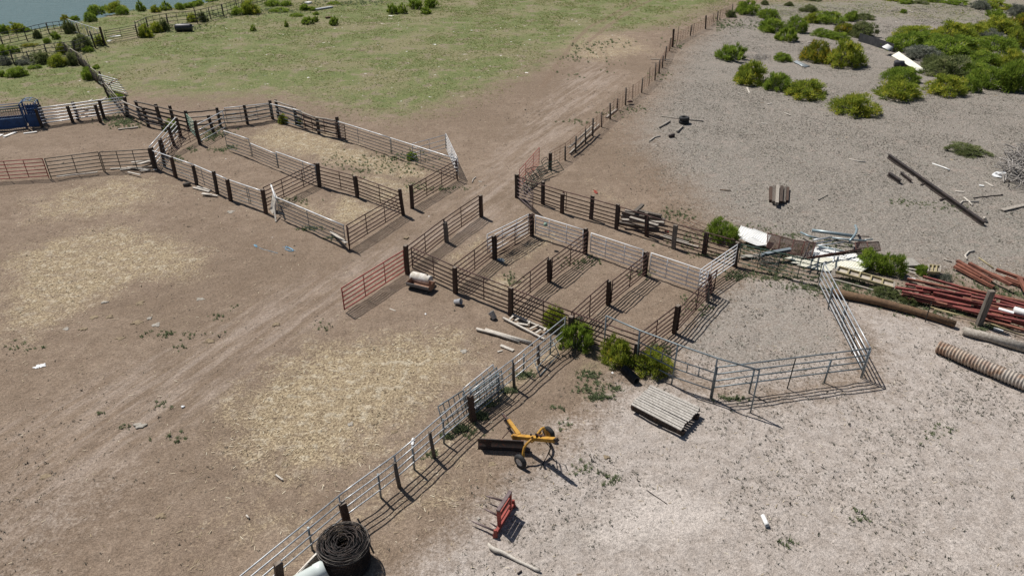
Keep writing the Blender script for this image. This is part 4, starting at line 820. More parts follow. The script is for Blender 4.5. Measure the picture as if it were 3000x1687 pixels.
# feed trough + barrel half -------------------------------------------------
a,b=g('G',700,985,.12),g('G',890,1030,.12); d=(b-a).normalized(); n_=V(-d.y,d.x,0); n_=n_ if n_.y>0 else -n_
root=thing('feed_trough','grey half-round feed trough with brown inside in front of the tall tie','trough',(a.x,a.y,0))
def halfpipe(mb,p,q,r,t,up=1,cap=True,seg=14,a0=0,a1=math.pi):
    d=(q-p).normalized(); n=V(-d.y,d.x,0).normalized(); pts=[]
    base=len(mb.v)
    for c_ in (p,q):
        for rr in (r,r-t):
            for i in range(seg+1):
                th=a0+(a1-a0)*i/seg; mb.v.append(c_+n*math.cos(th)*rr+V(0,0,-up*math.sin(th)*rr))
    S1=seg+1
    for i in range(seg):
        mb.face([base+i,base+i+1,base+2*S1+i+1,base+2*S1+i],0,True)           # outside
        mb.face([base+S1+i,base+3*S1+i,base+3*S1+i+1,base+S1+i+1],1,True)     # inside
        for e in (0,2): mb.face([base+e*S1+i,base+e*S1+S1+i,base+e*S1+S1+i+1,base+e*S1+i+1],0)
    for i in (0,seg): mb.face([base+i,base+2*S1+i,base+3*S1+i,base+S1+i],0)
    if cap:
        for e in (0,2): mb.face([base+e*S1+S1+i for i in range(S1)],1)
r=.36; sh=n_*.30
mb=MB(); halfpipe(mb,a+sh+V(0,0,.28),b+sh+V(0,0,.28),r,.025); mb.build('trough_body',[M['trough'],M['troughin']],root)
for t_ in (.12,.88):
    mb=MB(); c_=lerp(a,b,t_)+sh; mb.bar(V(c_.x,c_.y,.04)-n_*.33,V(c_.x,c_.y,.04)+n_*.33,.08,.1); mb.build('foot',M['darkwood'],root)
mb=MB(); c0,c1=g('G',745,895,.28),g('G',905,935,.28); mb.lathe(c0,(c1-c0),[(0,.0),(0,.24),(.05,.265),((c1-c0).length*.5,.275),((c1-c0).length-.05,.265),((c1-c0).length,.25),((c1-c0).length,0)],22)
single(mb,'barrel',M['mudwhite'],'mud-stained white barrel lying behind the grey feed trough','barrel')
mb=MB(); p=g('G',880,965); mb.bar(p,p+V(0,0,.62),.06,.06,V(0,1,0)); single(mb,'stake',M['darkwood'],'short dark stake between the white barrel and the fence','stake')
def bucket(c,x,y,lb,ax):
    root=thing('bucket',lb,'bucket',tuple(g(c,x,y)),None); p=g(c,x,y,.15); mb=MB(); ax=V(*ax).normalized()
    mb.lathe(p-ax*.18,ax,[(0,0),(0,.12),(.36,.15),(.36,.165),(.34,.165),(.34,.14),(.03,.115),(.03,0)],16); mb.build('bucket_body',M['plastic'],root)
    mb=MB(); u=ax.orthogonal().normalized(); w=ax.cross(u); q=p+ax*.18
    mb.tube([q+u*.16*math.cos(t)+w*.16*math.sin(t)+ax*.10*math.sin(t) for t in [math.pi*i/8 for i in range(9)]],.006,4); mb.build('handle',M['wire'],root)
bucket('G',1135,1112,'grey plastic bucket tipped over near the second front post',(.8,-.3,.25))
bucket('G',1432,1228,'grey plastic bucket half crushed beside the third front post',(-.5,.5,.6))
# old wooden ladder, poles, boards
root=thing('wooden_ladder','broken bleached wooden ladder lying against the rusty front fence','ladder',tuple(g('I',560,330)))
for p0,p1 in ((('I',425,278),('I',840,492)),(('I',520,245),('I',890,405))):
    mb=MB(); mb.bar(g(*p0,.09),g(*p1,.07),.11,.07); mb.build('side_rail',M['bleached'],root)
for q0,q1 in ((('I',490,295),('I',530,255)),(('I',545,305),('I',610,268)),(('I',680,340),('I',700,305)),(('I',695,390),('I',790,345)),(('I',755,430),('I',805,395)),(('I',835,410),('I',862,375))):
    mb=MB(); mb.bar(g(*q0,.13),g(*q1,.12),.09,.04); mb.build('rung',M['bleached'],root)
mb=MB(); mb.bar(g('I',560,330,.05),g('I',680,350,.05),.12,.03); single(mb,'board',M['bleached'],'short bleached board lying between the ladder rails','board')
def pole(c,pts,r,mat,name,lb,cat='pole',z=None,r2=None,group=None,n=8):
    mb=MB(); mb.tube([g(c,x,y,(z if z is not None else r)) for x,y in pts],r,n,0,True,r2); return single(mb,name,M[mat],lb,cat,group)
def board(c,p0,p1,w,h,mat,name,lb,cat='board',z=0.02,group=None,z2=None):
    mb=MB(); mb.bar(g(c,*p0,z+h/2),g(c,*p1,(z if z2 is None else z2)+h/2),w,h); return single(mb,name,M[mat],lb,cat,group,.006 if h>.05 else 0)
pole('I',[(158,388),(350,440),(590,520)],.07,'bleached','pole','longer bleached pole lying left of the broken ladder',r2=.05)
pole('I',[(248,395),(480,465),(708,530)],.07,'bleached','pole','bleached pole lying tight beside the longer one near the ladder',r2=.09)
board('I',(400,552),(530,605),.16,.03,'bleached','board','short white board on the dirt below the two bleached poles')
board('I',(370,618),(420,605),.07,.02,'bleached','wood_scrap','tiny pale wood scrap left below the short white board','wood scrap')
# scrap boards leaning at the left pens
board('B',(1480,1449),(1450,1235),.09,.06,'bleached','board','long white board leaning on the tie in front of the meshed panel',z=.02,z2=.85)
mb=MB(); p,q=g('B',1415,1330),g('B',1450,1370); mb.hexa([p,q,q+V(.1,.25,0),p+V(.1,.25,0)],[p+V(.3,.35,1.2),q+V(.25,.35,1.0),q+V(.3,.4,1.0),p+V(.35,.4,1.2)]); single(mb,'scrap_sheet',M['mudwhite'],'torn pale sheet leaning between the tie and the meshed panel','sheet')
pole('B',[(1425,1050),(1475,1200)],.05,'white','pipe','white pipe leaning against the end of the meshed panel','pipe',z=1.2)
board('C',(710,1130),(830,1215),.18,.04,'bleached','board','pale plank leaning inside the meshed panel corner',z=.1,z2=.5)
LH='boards heaped under the dark panels at the left'
for i,(p0,p1,w) in enumerate([((850,1200),(1085,1180),.2),((900,1185),(1080,1205),.16),((930,1150),(1070,1130),.18),((970,1165),(1100,1125),.22),((780,1195),(1000,1185),.12),((990,1210),(1110,1200),.16),((905,1218),(992,1238),.12),((400,1250),(690,1218),.12)]):
    board('A',p0,p1,w,.05,'bleached','board',['longest grey board of the heap under the dark panel','board crossing the longest one in the heap','upper board of the heap, near the corner post','topmost slanting board of the heap beside the corner post','thin board sticking out left of the heap','right-hand board of the heap touching the corner post','loose short board in front of the heap','thin pale board lying under the middle dark panel'][i],z=.04+.05*(i%4),group=LH)
LB='bleached boards below the silver front fence'
for i,(p0,p1) in enumerate([((600,1085),(770,1130)),((640,1075),(790,1115)),((700,1145),(860,1175)),((690,1155),(800,1160))]):
    board('B',p0,p1,.14,.05,'bleached','board',['left board lying below the second and third ties of the silver fence','upper board tucked under the silver fence','lower right board pointing to the third tie of the silver fence','short board lying in front of the others at the silver fence'][i],z=.02+.03*i,group=LB)
mb=MB(); mb.lathe(g('B',535,1050,.12),(.9,.3,.1),[(-.25,0),(-.25,.1),(0,.14),(.22,.11),(.25,0)],10); single(mb,'log_stub',M['darkwood'],'short dark log stub below the silver fence near its second tie','log')
board('A',(835,915),(975,900),.2,.05,'oldwood','board','grey board lying alone in the yard behind the timber alley')
board('V',(1680,1270),(1800,1190),.2,.05,'oldwood','board','grey board behind the white pipe rails near the brush fence')
board('V',(1505,1262),(1570,1225),.15,.05,'bleached','board','short pale board on the grass behind the white pipe rails')
pole('V',[(1025,590),(1130,582)],.09,'bleached','log','pale log lying beside a shrub at the river fence','log')
board('M',(1370,460),(1505,448),.5,.04,'tin','white_board','white sheet lying behind the river gate','sheet')
board('M',(1340,525),(1385,505),.5,.04,'tin','white_board','crumpled white sheet lying at the hinge end of the river gate','sheet')
mb=MB(); mb.lathe(g('M',2190,350,.45),(1,.12,0),[(0,0),(0,.42),(.2,.48),(1.9,.48),(2.1,.42),(2.1,0)],16); single(mb,'barrel',M['darktin'],'dark rounded tank lying at the far pasture fence','tank')
board('W',(415,225),(480,218),.25,.12,'bleached','log','pale log beside the dark tank at the far fence','log')
board('W',(1585,150),(1635,145),.35,.2,'brownlog','log','brown log stub alone on the far green pasture','log')
board('W',(1425,30),(1455,22),.8,.25,'tin','white_board','white tin scrap near the top edge beyond the pasture','sheet')
board('W',(1500,82),(1640,60),.6,.2,'plastic','log','grey washed-out log near the top edge of the pasture','log')
# things along the wire fence
for i,(p0,p1,z,z2) in enumerate([((890,1085),(1100,880),.05,.1),((880,1045),(1040,910),.5,.55),((905,1025),(1075,870),.75,.8),((890,1040),(930,1010),.7,.7)]):
    board('D',p0,p1,.13,.06,'oldwood','timber',['pale timber on the ground along the wire fence','pale timber leaning lower on the wire fence posts','pale timber leaning highest on the wire fence posts','short pale timber end behind the wire fence'][i],'timber',z=z,z2=z2,group='timbers leaning on the wire fence')
board('D',(1150,832),(1222,775),.2,.1,'oldwood','timber','pale timber under the wire fence beside a green weed','timber')
board('D',(1465,420),(1600,425),.12,.08,'oldwood','timber','pale rail lying across the wire fence halfway up','timber',z=.3)
mb=MB(); p=g('D',1318,728,.15); mb.lathe(p,(0,.3,1),[(0,0),(.02,.25),(.1,.3),(.2,.12),(.24,0)],9); single(mb,'rusty_can',M['rust'],'small rusty can lying against the wire fence','can')
root=thing('bent_feeder','dark bent tube feeder panels heaped behind the first tie','feeder',tuple(g('Z',600,650)))
def grid(parent,c,q,z,nr,nc,mat,r=.022,name='bent_panel'):
    A_,B_,C_,D_=[g(c,x,y,zz) for (x,y),zz in zip(q,z)]   # a-b long top, d-c long bottom
    mb=MB()
    for i in range(nr): t=i/(nr-1); mb.tube([lerp(A_,D_,t),lerp(lerp(A_,D_,t),lerp(B_,C_,t),.5)+V(0,0,.08),lerp(B_,C_,t)],r,6)
    for i in range(nc): t=i/(nc-1); mb.tube([lerp(A_,B_,t),lerp(D_,C_,t)],r,6)
    return mb.build(name,M[mat],parent)
grid(root,'Z',[(470,490),(868,328),(1000,515),(580,700)],(.75,.8,.1,.1),5,3,'green')
grid(root,'Z',[(255,510),(600,450),(690,560),(400,720)],(.9,.9,.35,.3),4,4,'black')
grid(root,'Z',[(560,350),(670,268),(715,355),(600,430)],(.8,.8,.3,.3),3,2,'black')
grid(root,'Z',[(200,680),(420,560),(560,700),(240,960)],(.7,.7,.1,.1),6,5,'green')
# tyre stack, sticks on the grey ground
mb=MB(); p=g('D',1698,872)
for k in range(2): mb.lathe(p+V(0,0,.28*k),(0,0,1),[(.0,.22),(.0,.36),(.05,.43),(.2,.43),(.27,.36),(.27,.22),(.14,.20),(0,.22)],22)
single(mb,'tyre_stack',M['rubber'],'two dark tyres stacked on the open grey ground','tyres')
pole('D',[(1540,822),(1675,842),(1838,858)],.05,'oldwood','pole','long grey pole passing behind the dark tyre stack')
pole('D',[(1600,858),(1525,902)],.09,'oldwood','pole','short grey pole left of the tyre stack',r2=.06)
pole('D',[(1692,892),(1652,932)],.08,'oldwood','pole','short grey pole just below the tyre stack')
pole('D',[(1532,962),(1490,972),(1455,1000)],.05,'bleached','branch','bent pale branch on the dirt below the tyre stack','branch')
mb=MB(); mb.lathe(g('D',1612,960,.12),(1,.2,0),[(-.25,0),(-.22,.13),(.22,.15),(.25,0)],9); single(mb,'can',M['darksteel'],'small dark can lying below the tyre stack','can')
# lumber stacks
root=None
for i,(x0,y0,x1,y1,z) in enumerate([(305,378,305,290,.0),(322,385,325,285,.12),(340,392,345,280,.2),(362,385,368,285,.14),(380,388,388,290,.0),(395,380,402,292,.0),(345,372,352,300,.0)]):
    board('F',(x0,y0-12),(x1,y1),.20,.19,('tiered','darkwood','oldwood','tie','darkwood','tiered','darkwood')[i],'railway_tie',ORDN[i+1]+' from the left of the old ties stacked alone on grey ground' if i<6 else 'bottom tie under the middle of the old tie stack','railway tie',z=z,group='old ties stacked on the grey ground')
LP=[((925,385),(1260,410),.05),((935,360),(1300,420),.25),((960,340),(1270,385),.28),((905,440),(1250,500),.02),((930,420),(1290,445),.42),((1045,350),(1110,290),.5),((1000,400),(1240,470),.6),((1080,345),(1265,385),.46)]
for i,(p0,p1,z) in enumerate(LP):
    board('H',p0,p1,.22,.15,'darkwood' if i%2 else 'oldwood','timber',['grey timber at the back of the heap behind the rusty fence','dark timber second from the back of the fence-side heap','grey timber nearest the open ground in the fence-side heap','dark bottom timber at the front of the fence-side heap','grey timber on top of the fence-side heap middle','dark short timber pointing away from the fence-side heap','grey timber lying highest in the fence-side heap','dark timber across the right end of the fence-side heap'][i],'timber',z=z,group='timbers heaped behind the rusty outer fence')
board('H',(1255,555),(1580,652),.2,.06,'oldwood','board','long grey board lying behind the rusty fence under the green bush')
board('H',(1290,545),(1500,610),.14,.05,'oldwood','board','shorter grey board lying beside the long one behind the rusty fence')
grid(thing('bent_fence_section','bent rusty wire panel lying behind the rusty outer fence','fence section',tuple(g('H',1560,500))),'H',[(1430,440),(1510,405),(1680,470),(1600,540)],(.1,.5,.4,.05),3,4,'rwire',.014,'wire_grid')
# steel beam and stubs
def ibeam(c,p0,p1,h,w,mat,name,lb,cat='steel beam',group=None,z=.0,z2=None,ch=False):
    a,b=g(c,*p0,z),g(c,*p1,z if z2 is None else z2); mb=MB(); U=V(0,0,h/2); d=(b-a).normalized(); sd=d.cross(V(0,0,1)).normalized()
    mb.bar(a+V(0,0,h-.012),b+V(0,0,h-.012),w,.024); mb.bar(a+V(0,0,.012),b+V(0,0,.012),w,.024)
    o=sd*(w/2-.012) if ch else V(0,0,0); mb.bar(a+U+o,b+U+o,.02,h-.05,V(0,0,1))
    return single(mb,name,M[mat],lb,cat,group)
ibeam('F',(968,120),(1508,508),.30,.2,'darksteel','steel_beam','very long dark steel beam lying diagonally on the grey ground')
ibeam('F',(968,222),(1036,268),.28,.2,'darksteel','steel_beam','thick short dark beam stub left of the very long beam')
ibeam('F',(1038,214),(1098,262),.2,.14,'darksteel','steel_beam','thin short dark beam stub touching the very long beam')
for c,p0,p1,lb in (('Q',(770,735),(840,690),'dark steel bracket sticking out of the middle of the long beam'),('Q',(1050,960),(1165,925),'grey bracket sticking out of the lower half of the long beam')): board(c,p0,p1,.12,.04,'darksteel','bracket',lb,'bracket',z=.03)
# scrap pile: tin sheets ---------------------------------------------------
def sheet(c,q,z,mat,lb,amp=.018,per=.15,name='tin_sheet',group='tin sheets in the scrap pile',cat='tin sheet',flat=False):
    A_,B_,C_,D_=[g(c,x,y,zz) for (x,y),zz in zip(q,z)]; mb=MB(); w=(D_-A_).length; k=2 if flat else max(4,int(w/per*4)); base=0; up=V(0,0,1)
    for i in range(k+1):
        t=i/k; off=up*(amp*math.sin(t*w/per*2*math.pi)) if not flat else V(0,0,0)
        for j in range(5): u=j/4; mb.v.append(lerp(lerp(A_,D_,t),lerp(B_,C_,t),u)+off+up*.02*math.sin(3*u+len(lb)))
    for i in range(k):
        for j in range(4): mb.face([i*5+j,(i+1)*5+j,(i+1)*5+j+1,i*5+j+1],0,True)
    o=single(mb,name,M[mat],lb,cat,group); md=o.modifiers.new('Solidify','SOLIDIFY'); md.thickness=.008; return o
sheet('O',[(20,430),(100,300),(330,370),(260,480)],(.15,.3,.3,.15),'tin','white sheet at the left tip of the scrap pile beside the bright bush')
sheet('O',[(80,480),(280,335),(530,430),(460,590)],(.25,.45,.4,.2),'tin','white sheet with a folded corner left of the rusty grates')
sheet('O',[(120,500),(260,450),(470,560),(330,585)],(.35,.38,.3,.2),'tin','white sheet lying in front of the folded one near the rusty fence')
sheet('O',[(1130,600),(1330,590),(1850,720),(1830,830)],(.25,.3,.3,.25),'tin','white ribbed sheet right of the rusty grates under the pipes')
sheet('O',[(900,730),(1180,600),(1860,730),(1840,850)],(.18,.24,.24,.22),'tin','long white ribbed sheet under the crossing rusty pipes')
sheet('O',[(680,760),(1000,700),(1890,830),(1860,920)],(.12,.17,.25,.25),'cream','cream ribbed sheet in the middle of the scrap pile')
sheet('O',[(800,815),(980,755),(1910,890),(1800,948)],(.1,.19,.28,.2),'cream','nearest cream ribbed sheet above the yellow form frame')
sheet('O',[(860,850),(1150,810),(1500,900),(1330,940)],(.08,.17,.22,.1),'cream','small cream sheet end behind the green bowed gate')
# rusty grates
RGt='rusty wire grates on the scrap pile'
def grate(c,q,z,lb,nr,nc):
    root=thing('wire_grate',lb,'grate',tuple(g(c,*q[0])),RGt); A_,B_,C_,D_=[g(c,x,y,zz) for (x,y),zz in zip(q,z)]
    mb=MB(); mb.tube([A_,B_,C_,D_,A_],.03,5); mb.tube([lerp(A_,B_,.5),lerp(D_,C_,.5)],.03,5); mb.build('frame',M['rustred'],root)
    mb=MB()
    for i in range(1,nr): t=i/nr; mb.tube([lerp(A_,D_,t),lerp(B_,C_,t)],.011,4,0,False)
    for i in range(1,nc): t=i/nc; mb.tube([lerp(A_,B_,t),lerp(D_,C_,t)],.011,4,0,False)
    mb.build('mesh',M['grate'],root)
grate('O',[(480,400),(850,500),(800,690),(465,600)],(.75,.7,.3,.3),'rusty wire grate on the left half of the scrap pile',14,30)
grate('O',[(850,500),(1160,540),(1100,745),(800,690)],(.75,.7,.35,.35),'rusty wire grate joined right of the first on the scrap pile',14,30)
grate('O',[(1715,535),(2050,525),(2080,645),(1740,700)],(.7,.6,.3,.4),'small rusty grate behind the large scrap pile bush',12,24)
SPp='pipes on the scrap pile'
pole('O',[(1105,362),(1400,402),(1718,445)],.10,'pipeblue','pipe','thick blue-grey pipe at the back of the scrap pile','pipe',z=.4,group=SPp)
pole('O',[(1718,290),(1738,350),(1728,400),(1690,455),(1640,515)],.07,'pipeblue','pipe','curved grey pipe rising at the back of the scrap pile','pipe',z=.5,group=SPp)
pole('O',[(945,390),(1050,440),(1210,480)],.06,'pipeblue','pipe','curved grey pipe at the back left of the thick blue one','pipe',z=.35,group=SPp)
pole('O',[(1125,500),(1380,458)],.05,'galv','pipe','pale pipe crossing above the right grate corner','pipe',z=.7,group=SPp)
pole('O',[(1390,470),(1640,495),(1870,508)],.06,'pipeblue','pipe','long grey pipe parallel below the thick blue one','pipe',z=.4,group=SPp)
pole('O',[(1150,545),(1400,505)],.04,'galv','pipe','thin pale pipe right of the grates, upper of three','pipe',z=.5,group=SPp)
pole('O',[(1180,578),(1560,530)],.04,'galv','pipe','thin pale pipe right of the grates, middle of three','pipe',z=.45,group=SPp)
pole('O',[(1200,585),(1570,665)],.05,'pipeblue','pipe','grey pipe slanting down across the white ribbed sheet','pipe',z=.45,group=SPp)
pole('O',[(1850,500),(1965,488)],.04,'pipeblue','pipe','short grey pipe at the far right of the pipe heap','pipe',z=.45,group=SPp)
pole('O',[(1720,442),(1915,452)],.03,'rust','rod','thin rusty rod beyond the end of the thick blue pipe','rod',z=.3,group=SPp)
pole('O',[(955,770),(1350,700),(1800,630)],.05,'rustred','pipe','upper of two rusty pipes crossing the white sheets','pipe',z=.6,group=SPp)
pole('O',[(1000,762),(1400,715),(1830,655)],.05,'rust','pipe','lower of two rusty pipes crossing the white sheets','pipe',z=.5,group=SPp)
pole('O',[(980,750),(1075,530)],.035,'darksteel','rod','dark rod lying across the right grate','rod',z=.8,group=SPp)
pole('O',[(1095,740),(1155,540)],.04,'rust','rod','rusty rod along the right edge of the right grate','rod',z=.8,group=SPp)
ibeam('O',(385,725),(800,645),.14,.24,'galvd','steel_beam','grey steel channel leaning from the fence to the left grate',z=.3,z2=.6)
board('O',(100,735),(390,712),.3,.05,'concrete','board','dusty grey plank at the lower left end of the scrap pile',z=.06)
pole('O',[(1432,620),(1428,690)],.05,'galv','pipe_fitting','upper pale pipe fitting standing on the white sheets','pipe fitting',z=.6)
pole('O',[(1425,725),(1405,815)],.045,'galv','pipe_fitting','lower forked pipe fitting on the cream sheet','pipe fitting',z=.5)
mb=MB()
for i in range(14):
    c_=g('O',450+random.uniform(-130,130),790+random.uniform(-60,60),.2); rr=random.uniform(.2,.5)
    mb.tube([c_+V(rr*math.cos(t),rr*math.sin(t),.12*math.sin(2*t+i)) for t in [k*math.pi/6 for k in range(12)]],.014,4)
single(mb,'wire_coil',M['wire'],'tangled grey wire coils behind the green bowed gate','wire coil')
# form frames
def form(c,q,z,lb,bays):
    root=thing('form_frame',lb,'frame',tuple(g(c,*q[0]))); A_,B_,C_,D_=[g(c,x,y,zz) for (x,y),zz in zip(q,z)]; U=V(0,0,.07)
    mb=MB(); mb.hexa([D_-V(0,0,.03),C_-V(0,0,.03),B_-V(0,0,.03),A_-V(0,0,.03)],[D_+V(0,0,.01),C_+V(0,0,.01),B_+V(0,0,.01),A_+V(0,0,.01)]); mb.build('plywood_face',M['ply'],root)
    for P0,P1 in ((A_,B_),(D_,C_)):
        mb=MB(); mb.bar(P0+U*.6,P1+U*.6,.07,.14); mb.build('side_rail',M['formyel'],root)
    for i in range(bays+1):
        t=i/bays; mb=MB(); mb.bar(lerp(A_,B_,t)+U*.7,lerp(D_,C_,t)+U*.7,.07,.14); mb.build('cross_rib',M['formyel' if 0<i<bays else 'oldwood'],root)
form('O',[(1480,890),(2265,1110),(2255,1190),(1440,960)],(.45,.4,.25,.3),'long yellow-ribbed form frame lying in front of the cream sheets',5)
form('P',[(820,385),(985,400),(975,490),(810,480)],(.35,.3,.2,.25),'short yellow-ribbed form frame behind the compact bush',3)
board('O',(1365,1040),(1990,1210),.1,.05,'oldwood','board','grey rail lying below the long yellow form frame',z=.03)
board('O',(1400,1000),(1440,905),.25,.05,'oldwood','board','grey plank propped at the left end of the long form frame',z=.1,z2=.4)
mb=MB(); q=[g('P',475,380,.25),g('P',725,370,.25),g('P',585,262,.3),g('P',500,275,.3)]; mb.hexa([p-V(0,0,.13) for p in q],q); single(mb,'concrete_slab',M['concrete'],'broken grey concrete slab at the right end of the scrap pile','slab')
for i,(p0,p1) in enumerate([((480,425),(650,470)),((490,440),(640,490)),((520,415),(660,440))]): board('P',p0,p1,.1,.05,'bleached','board',['upper pale strip between slab and compact bush','lowest pale strip between slab and compact bush','topmost thin pale strip beside the concrete slab'][i],z=.05+.05*i)
# red steel channels
RD=[((350,700),(840,770),.35),((440,755),(905,860),.45),((440,800),(900,905),.15),((520,850),(1320,1005),.2),((520,575),(1300,745),.2),((640,688),(1310,795),.45),((650,715),(1300,830),.3),((735,705),(1420,810),.5),((740,545),(1650,800),.3),((885,770),(1600,935),.4),((960,935),(1700,1060),.2),((1100,700),(1760,860),.25),
 ((1250,690),(2230,920),.35),((1300,1010),(2230,1205),.25),((1420,830),(1770,890),.6),((1350,960),(2050,1130),.1),((1600,1145),(2230,1320),.2),((1650,1015),(2230,1130),.3),((1680,910),(2050,985),.5),((1700,960),(2230,1085),.15),((1830,895),(2230,1010),.4),((1640,1075),(2230,1195),.45),((1560,1040),(2230,1250),.12),((1750,830),(2230,960),.5)]
random.seed(3)
for _ in range(14):
    x=random.uniform(420,1500); y=690+(x-420)*.23+random.uniform(-60,120); l=random.uniform(380,900); RD.append(((x,y),(x+l,y+l*random.uniform(.17,.27)),random.uniform(.03,.3)))
RD.sort(key=lambda r:r[0][0]); ORDN+=['thirty-first','thirty-second','thirty-third','thirty-fourth','thirty-fifth','thirty-sixth','thirty-seventh','thirty-eighth','thirty-ninth','fortieth']
for i,(p0,p1,z) in enumerate(RD): ibeam('P',p0,p1,.10,.15,'channel' if i%4!=3 else 'channelo','steel_channel',ORDN[i+1]+' of the red steel channels in the heap, counted from the left','steel channel','red steel channels heaped at the right edge',z=z,ch=True)
OR=[((1185,405),(1740,700),.1),((1215,375),(1560,560),.2),((1225,325),(1720,615),.3),((1390,360),(1985,665),.35),((1400,395),(2230,715),.1),((1775,450),(2230,610),.3),((1900,560),(2230,690),.15),((2095,560),(2200,760),.5)]
for i,(p0,p1,z) in enumerate(OR): ibeam('P',p0,p1,.14,.17,'channelo','steel_channel',ORDN[i+1]+' from the left of the orange-rusted channels behind the red heap','steel channel','orange-rusted steel channels behind the red heap',z=z,ch=True)
mb=MB(); mb.lathe(g('P',2030,1000,.55),g('P',2200,1050,.5)-g('P',2030,1000,.55),[(0,0),(0,.16),(.8,.17),(1.6,.16),(1.6,0)],14); single(mb,'white_roll',M['tin'],'white roll lying on the red steel channels at the right edge','roll')
board('P',(1815,985),(2030,1045),.22,.05,'tin','white_board','white strip lying on the red steel channels left of the white roll',z=.6)
board('P',(525,560),(640,580),.3,.06,'tin','white_board','white scrap at the left back end of the red channels',z=.15)
board('P',(1740,1265),(1880,1300),.16,.05,'tin','white_board','white strip on the ground below the right-edge red channels')
pole('P',[(1535,265),(1740,410)],.035,'formyel','pole','thin yellow pole on the ground behind the orange channels')
pole('P',[(1370,290),(1340,235),(1390,180),(1470,165)],.05,'bleached','branch','curved pale branch behind the orange channels','branch')
pole('P',[(1040,280),(1150,325)],.04,'oldwood','branch','forked grey stick left of the orange channels','branch')
for i,(p0,p1) in enumerate([((850,960),(1500,1140)),((900,990),(1560,1150)),((1600,1160),(2174,1370))]): pole('P',[p0,p1],.025,'formyel','rod',['upper thin yellowish rod in front of the red channels','lower thin yellowish rod in front of the red channels','long thin rod right of the leaning tie'][i],'rod',z=.15)
# logs, leaning tie, stake, culvert
pole('F',[(655,880),(900,930),(1130,990),(1352,1062)],.21,'brownlog','log','long brown log edging the yard below the form frame','log',r2=.16,n=14)
pole('F',[(1395,1098),(1560,1140),(1760,1200)],.20,'oldwood','log','grey-brown log continuing the line toward the right edge','log',r2=.2,n=14)
root=thing('leaning_post','thick grey tie leaning right in front of the red channels','post',tuple(g('F',1482,1068))); b=g('F',1482,1068); mb=MB(); t_=topof(b,'F',1558,872); mb.bar(b-V(0,0,.1),t_,.26,.22,V(0,1,0),0,1); mb.build('post',[M['tiegrey'],M['endgrain']],root,.015)
root=thing('steel_stake','thin dark steel stake standing in front of the brown log','stake',tuple(g('F',1178,1050))); post(root,'F',1178,1050,1215,938,'t',name='stake')
c0=g('F',1252,1188,.29); c1=g('F',1800,1420,.29); Ld=(c1-c0).length; prof=[]; k=int(Ld/.13)
for i in range(k*2+1): prof.append((i*Ld/(2*k),.31 if i%2 else .26))
inner=[(Ld,.255),(0.0,.255)]
mb=MB(); full=prof+inner+[prof[0]]; nr=int(len(prof)*.36); mb.lathe(c0,c1-c0,full,26,0,None,False)
t=NT('culvert_steel'); P_=t.pos(); sx=t.n('ShaderNodeSeparateXYZ'); t.l(P_,sx.inputs[0]); n_=t.noise(1.4,5,.65,P_)
f_=t.rng(t.math('ADD',sx.outputs[0],t.math('MULTIPLY',n_,4.0)),c0.x+1.6,c0.x+5.5)
t.set(t.mix(f_,t.mix(t.rng(t.noise(3.2,4,.6,P_),.42,.62),(.40,.32,.25),(.27,.165,.11)),t.mix(t.rng(t.noise(2.2,4,.6,P_),.5,.66),(.42,.40,.37),(.34,.25,.18))),.6,.15)
single(mb,'culvert_pipe',[t.mat],'corrugated culvert pipe, rusty at its near end, at the right edge','culvert')
# brush pile, bag, sticks at right
mb=MB()
for i in range(900):
    c_=g('Q',random.gauss(2250,120),random.gauss(530,100),0); z=max(0,random.gauss(.35,.3)); d_=V(random.gauss(0,1),random.gauss(0,1),random.gauss(0,.45)).normalized()*random.uniform(.4,1.3)
    p=c_+V(0,0,z+.05); mb.tube([p-d_*.5,p+V(0,0,.06),p+d_*.5+V(0,0,random.uniform(-.1,.2))],random.uniform(.014,.04),4,0,False)
for v in mb.v: v.z=max(v.z,.0)
single(mb,'brush_pile',M['twig'],'heap of grey dead branches at the right edge','brush pile')
mb=MB(); p=g('Q',1990,600,.0); n0=len(mb.v); nu,nv=16,9
for j in range(nv+1):
    for i in range(nu):
        th=2*math.pi*i/nu; ph=math.pi*.5*j/nv; rr=1+.35*(mnoise.noise(V(math.cos(th)*1.7,math.sin(th)*1.7,j*.5))); mb.v.append(p+V(.65*math.cos(th)*math.cos(ph)*rr,.4*math.sin(th)*math.cos(ph)*rr,.3*math.sin(ph)*rr))
for j in range(nv):
    for i in range(nu): k2=(i+1)%nu; mb.face([j*nu+i,j*nu+k2,(j+1)*nu+k2,(j+1)*nu+i],0,False)
single(mb,'plastic_bag',M['bag'],'crumpled white plastic left of the brush pile','bag')
board('Q',(1995,1115),(2340,1035),.3,.08,'oldwood','plank','weathered plank at the right edge below the brush pile','plank')
pole('Q',[(1560,930),(2010,885)],.035,'darksteel','rod','dark thin rod on the dark soil below the brush pile','rod')
pole('Q',[(940,410),(1140,480),(1205,510)],.05,'tin','pipe','thin white pipe beside the very long dark beam','pipe')
pole('Q',[(1355,1020),(1400,980),(1640,990)],.05,'bleached','branch','bent pale branch crossing near the lower half of the long beam','branch')
pole('Q',[(1420,925),(1500,990),(1550,1045)],.05,'bleached','branch','pale branch crossing the bent one near the long beam','branch')
board('Q',(1740,690),(1860,755),.16,.03,'bleached','board','pale board below the crumpled white plastic'); board('Q',(1290,830),(1420,840),.16,.03,'bleached','board','pale flat board between the long beam and the dark soil')
board('Q',(1650,740),(1720,750),.2,.04,'tin','white_board','small white scrap left of the pale board under the plastic')
mb=MB(); p=g('Q',1760,1290); mb.bar(p,g('Q',1725,1225,.3),.14,.1); single(mb,'wood_block',M['bleached'],'pale wood block at the near end of the very long beam','block')
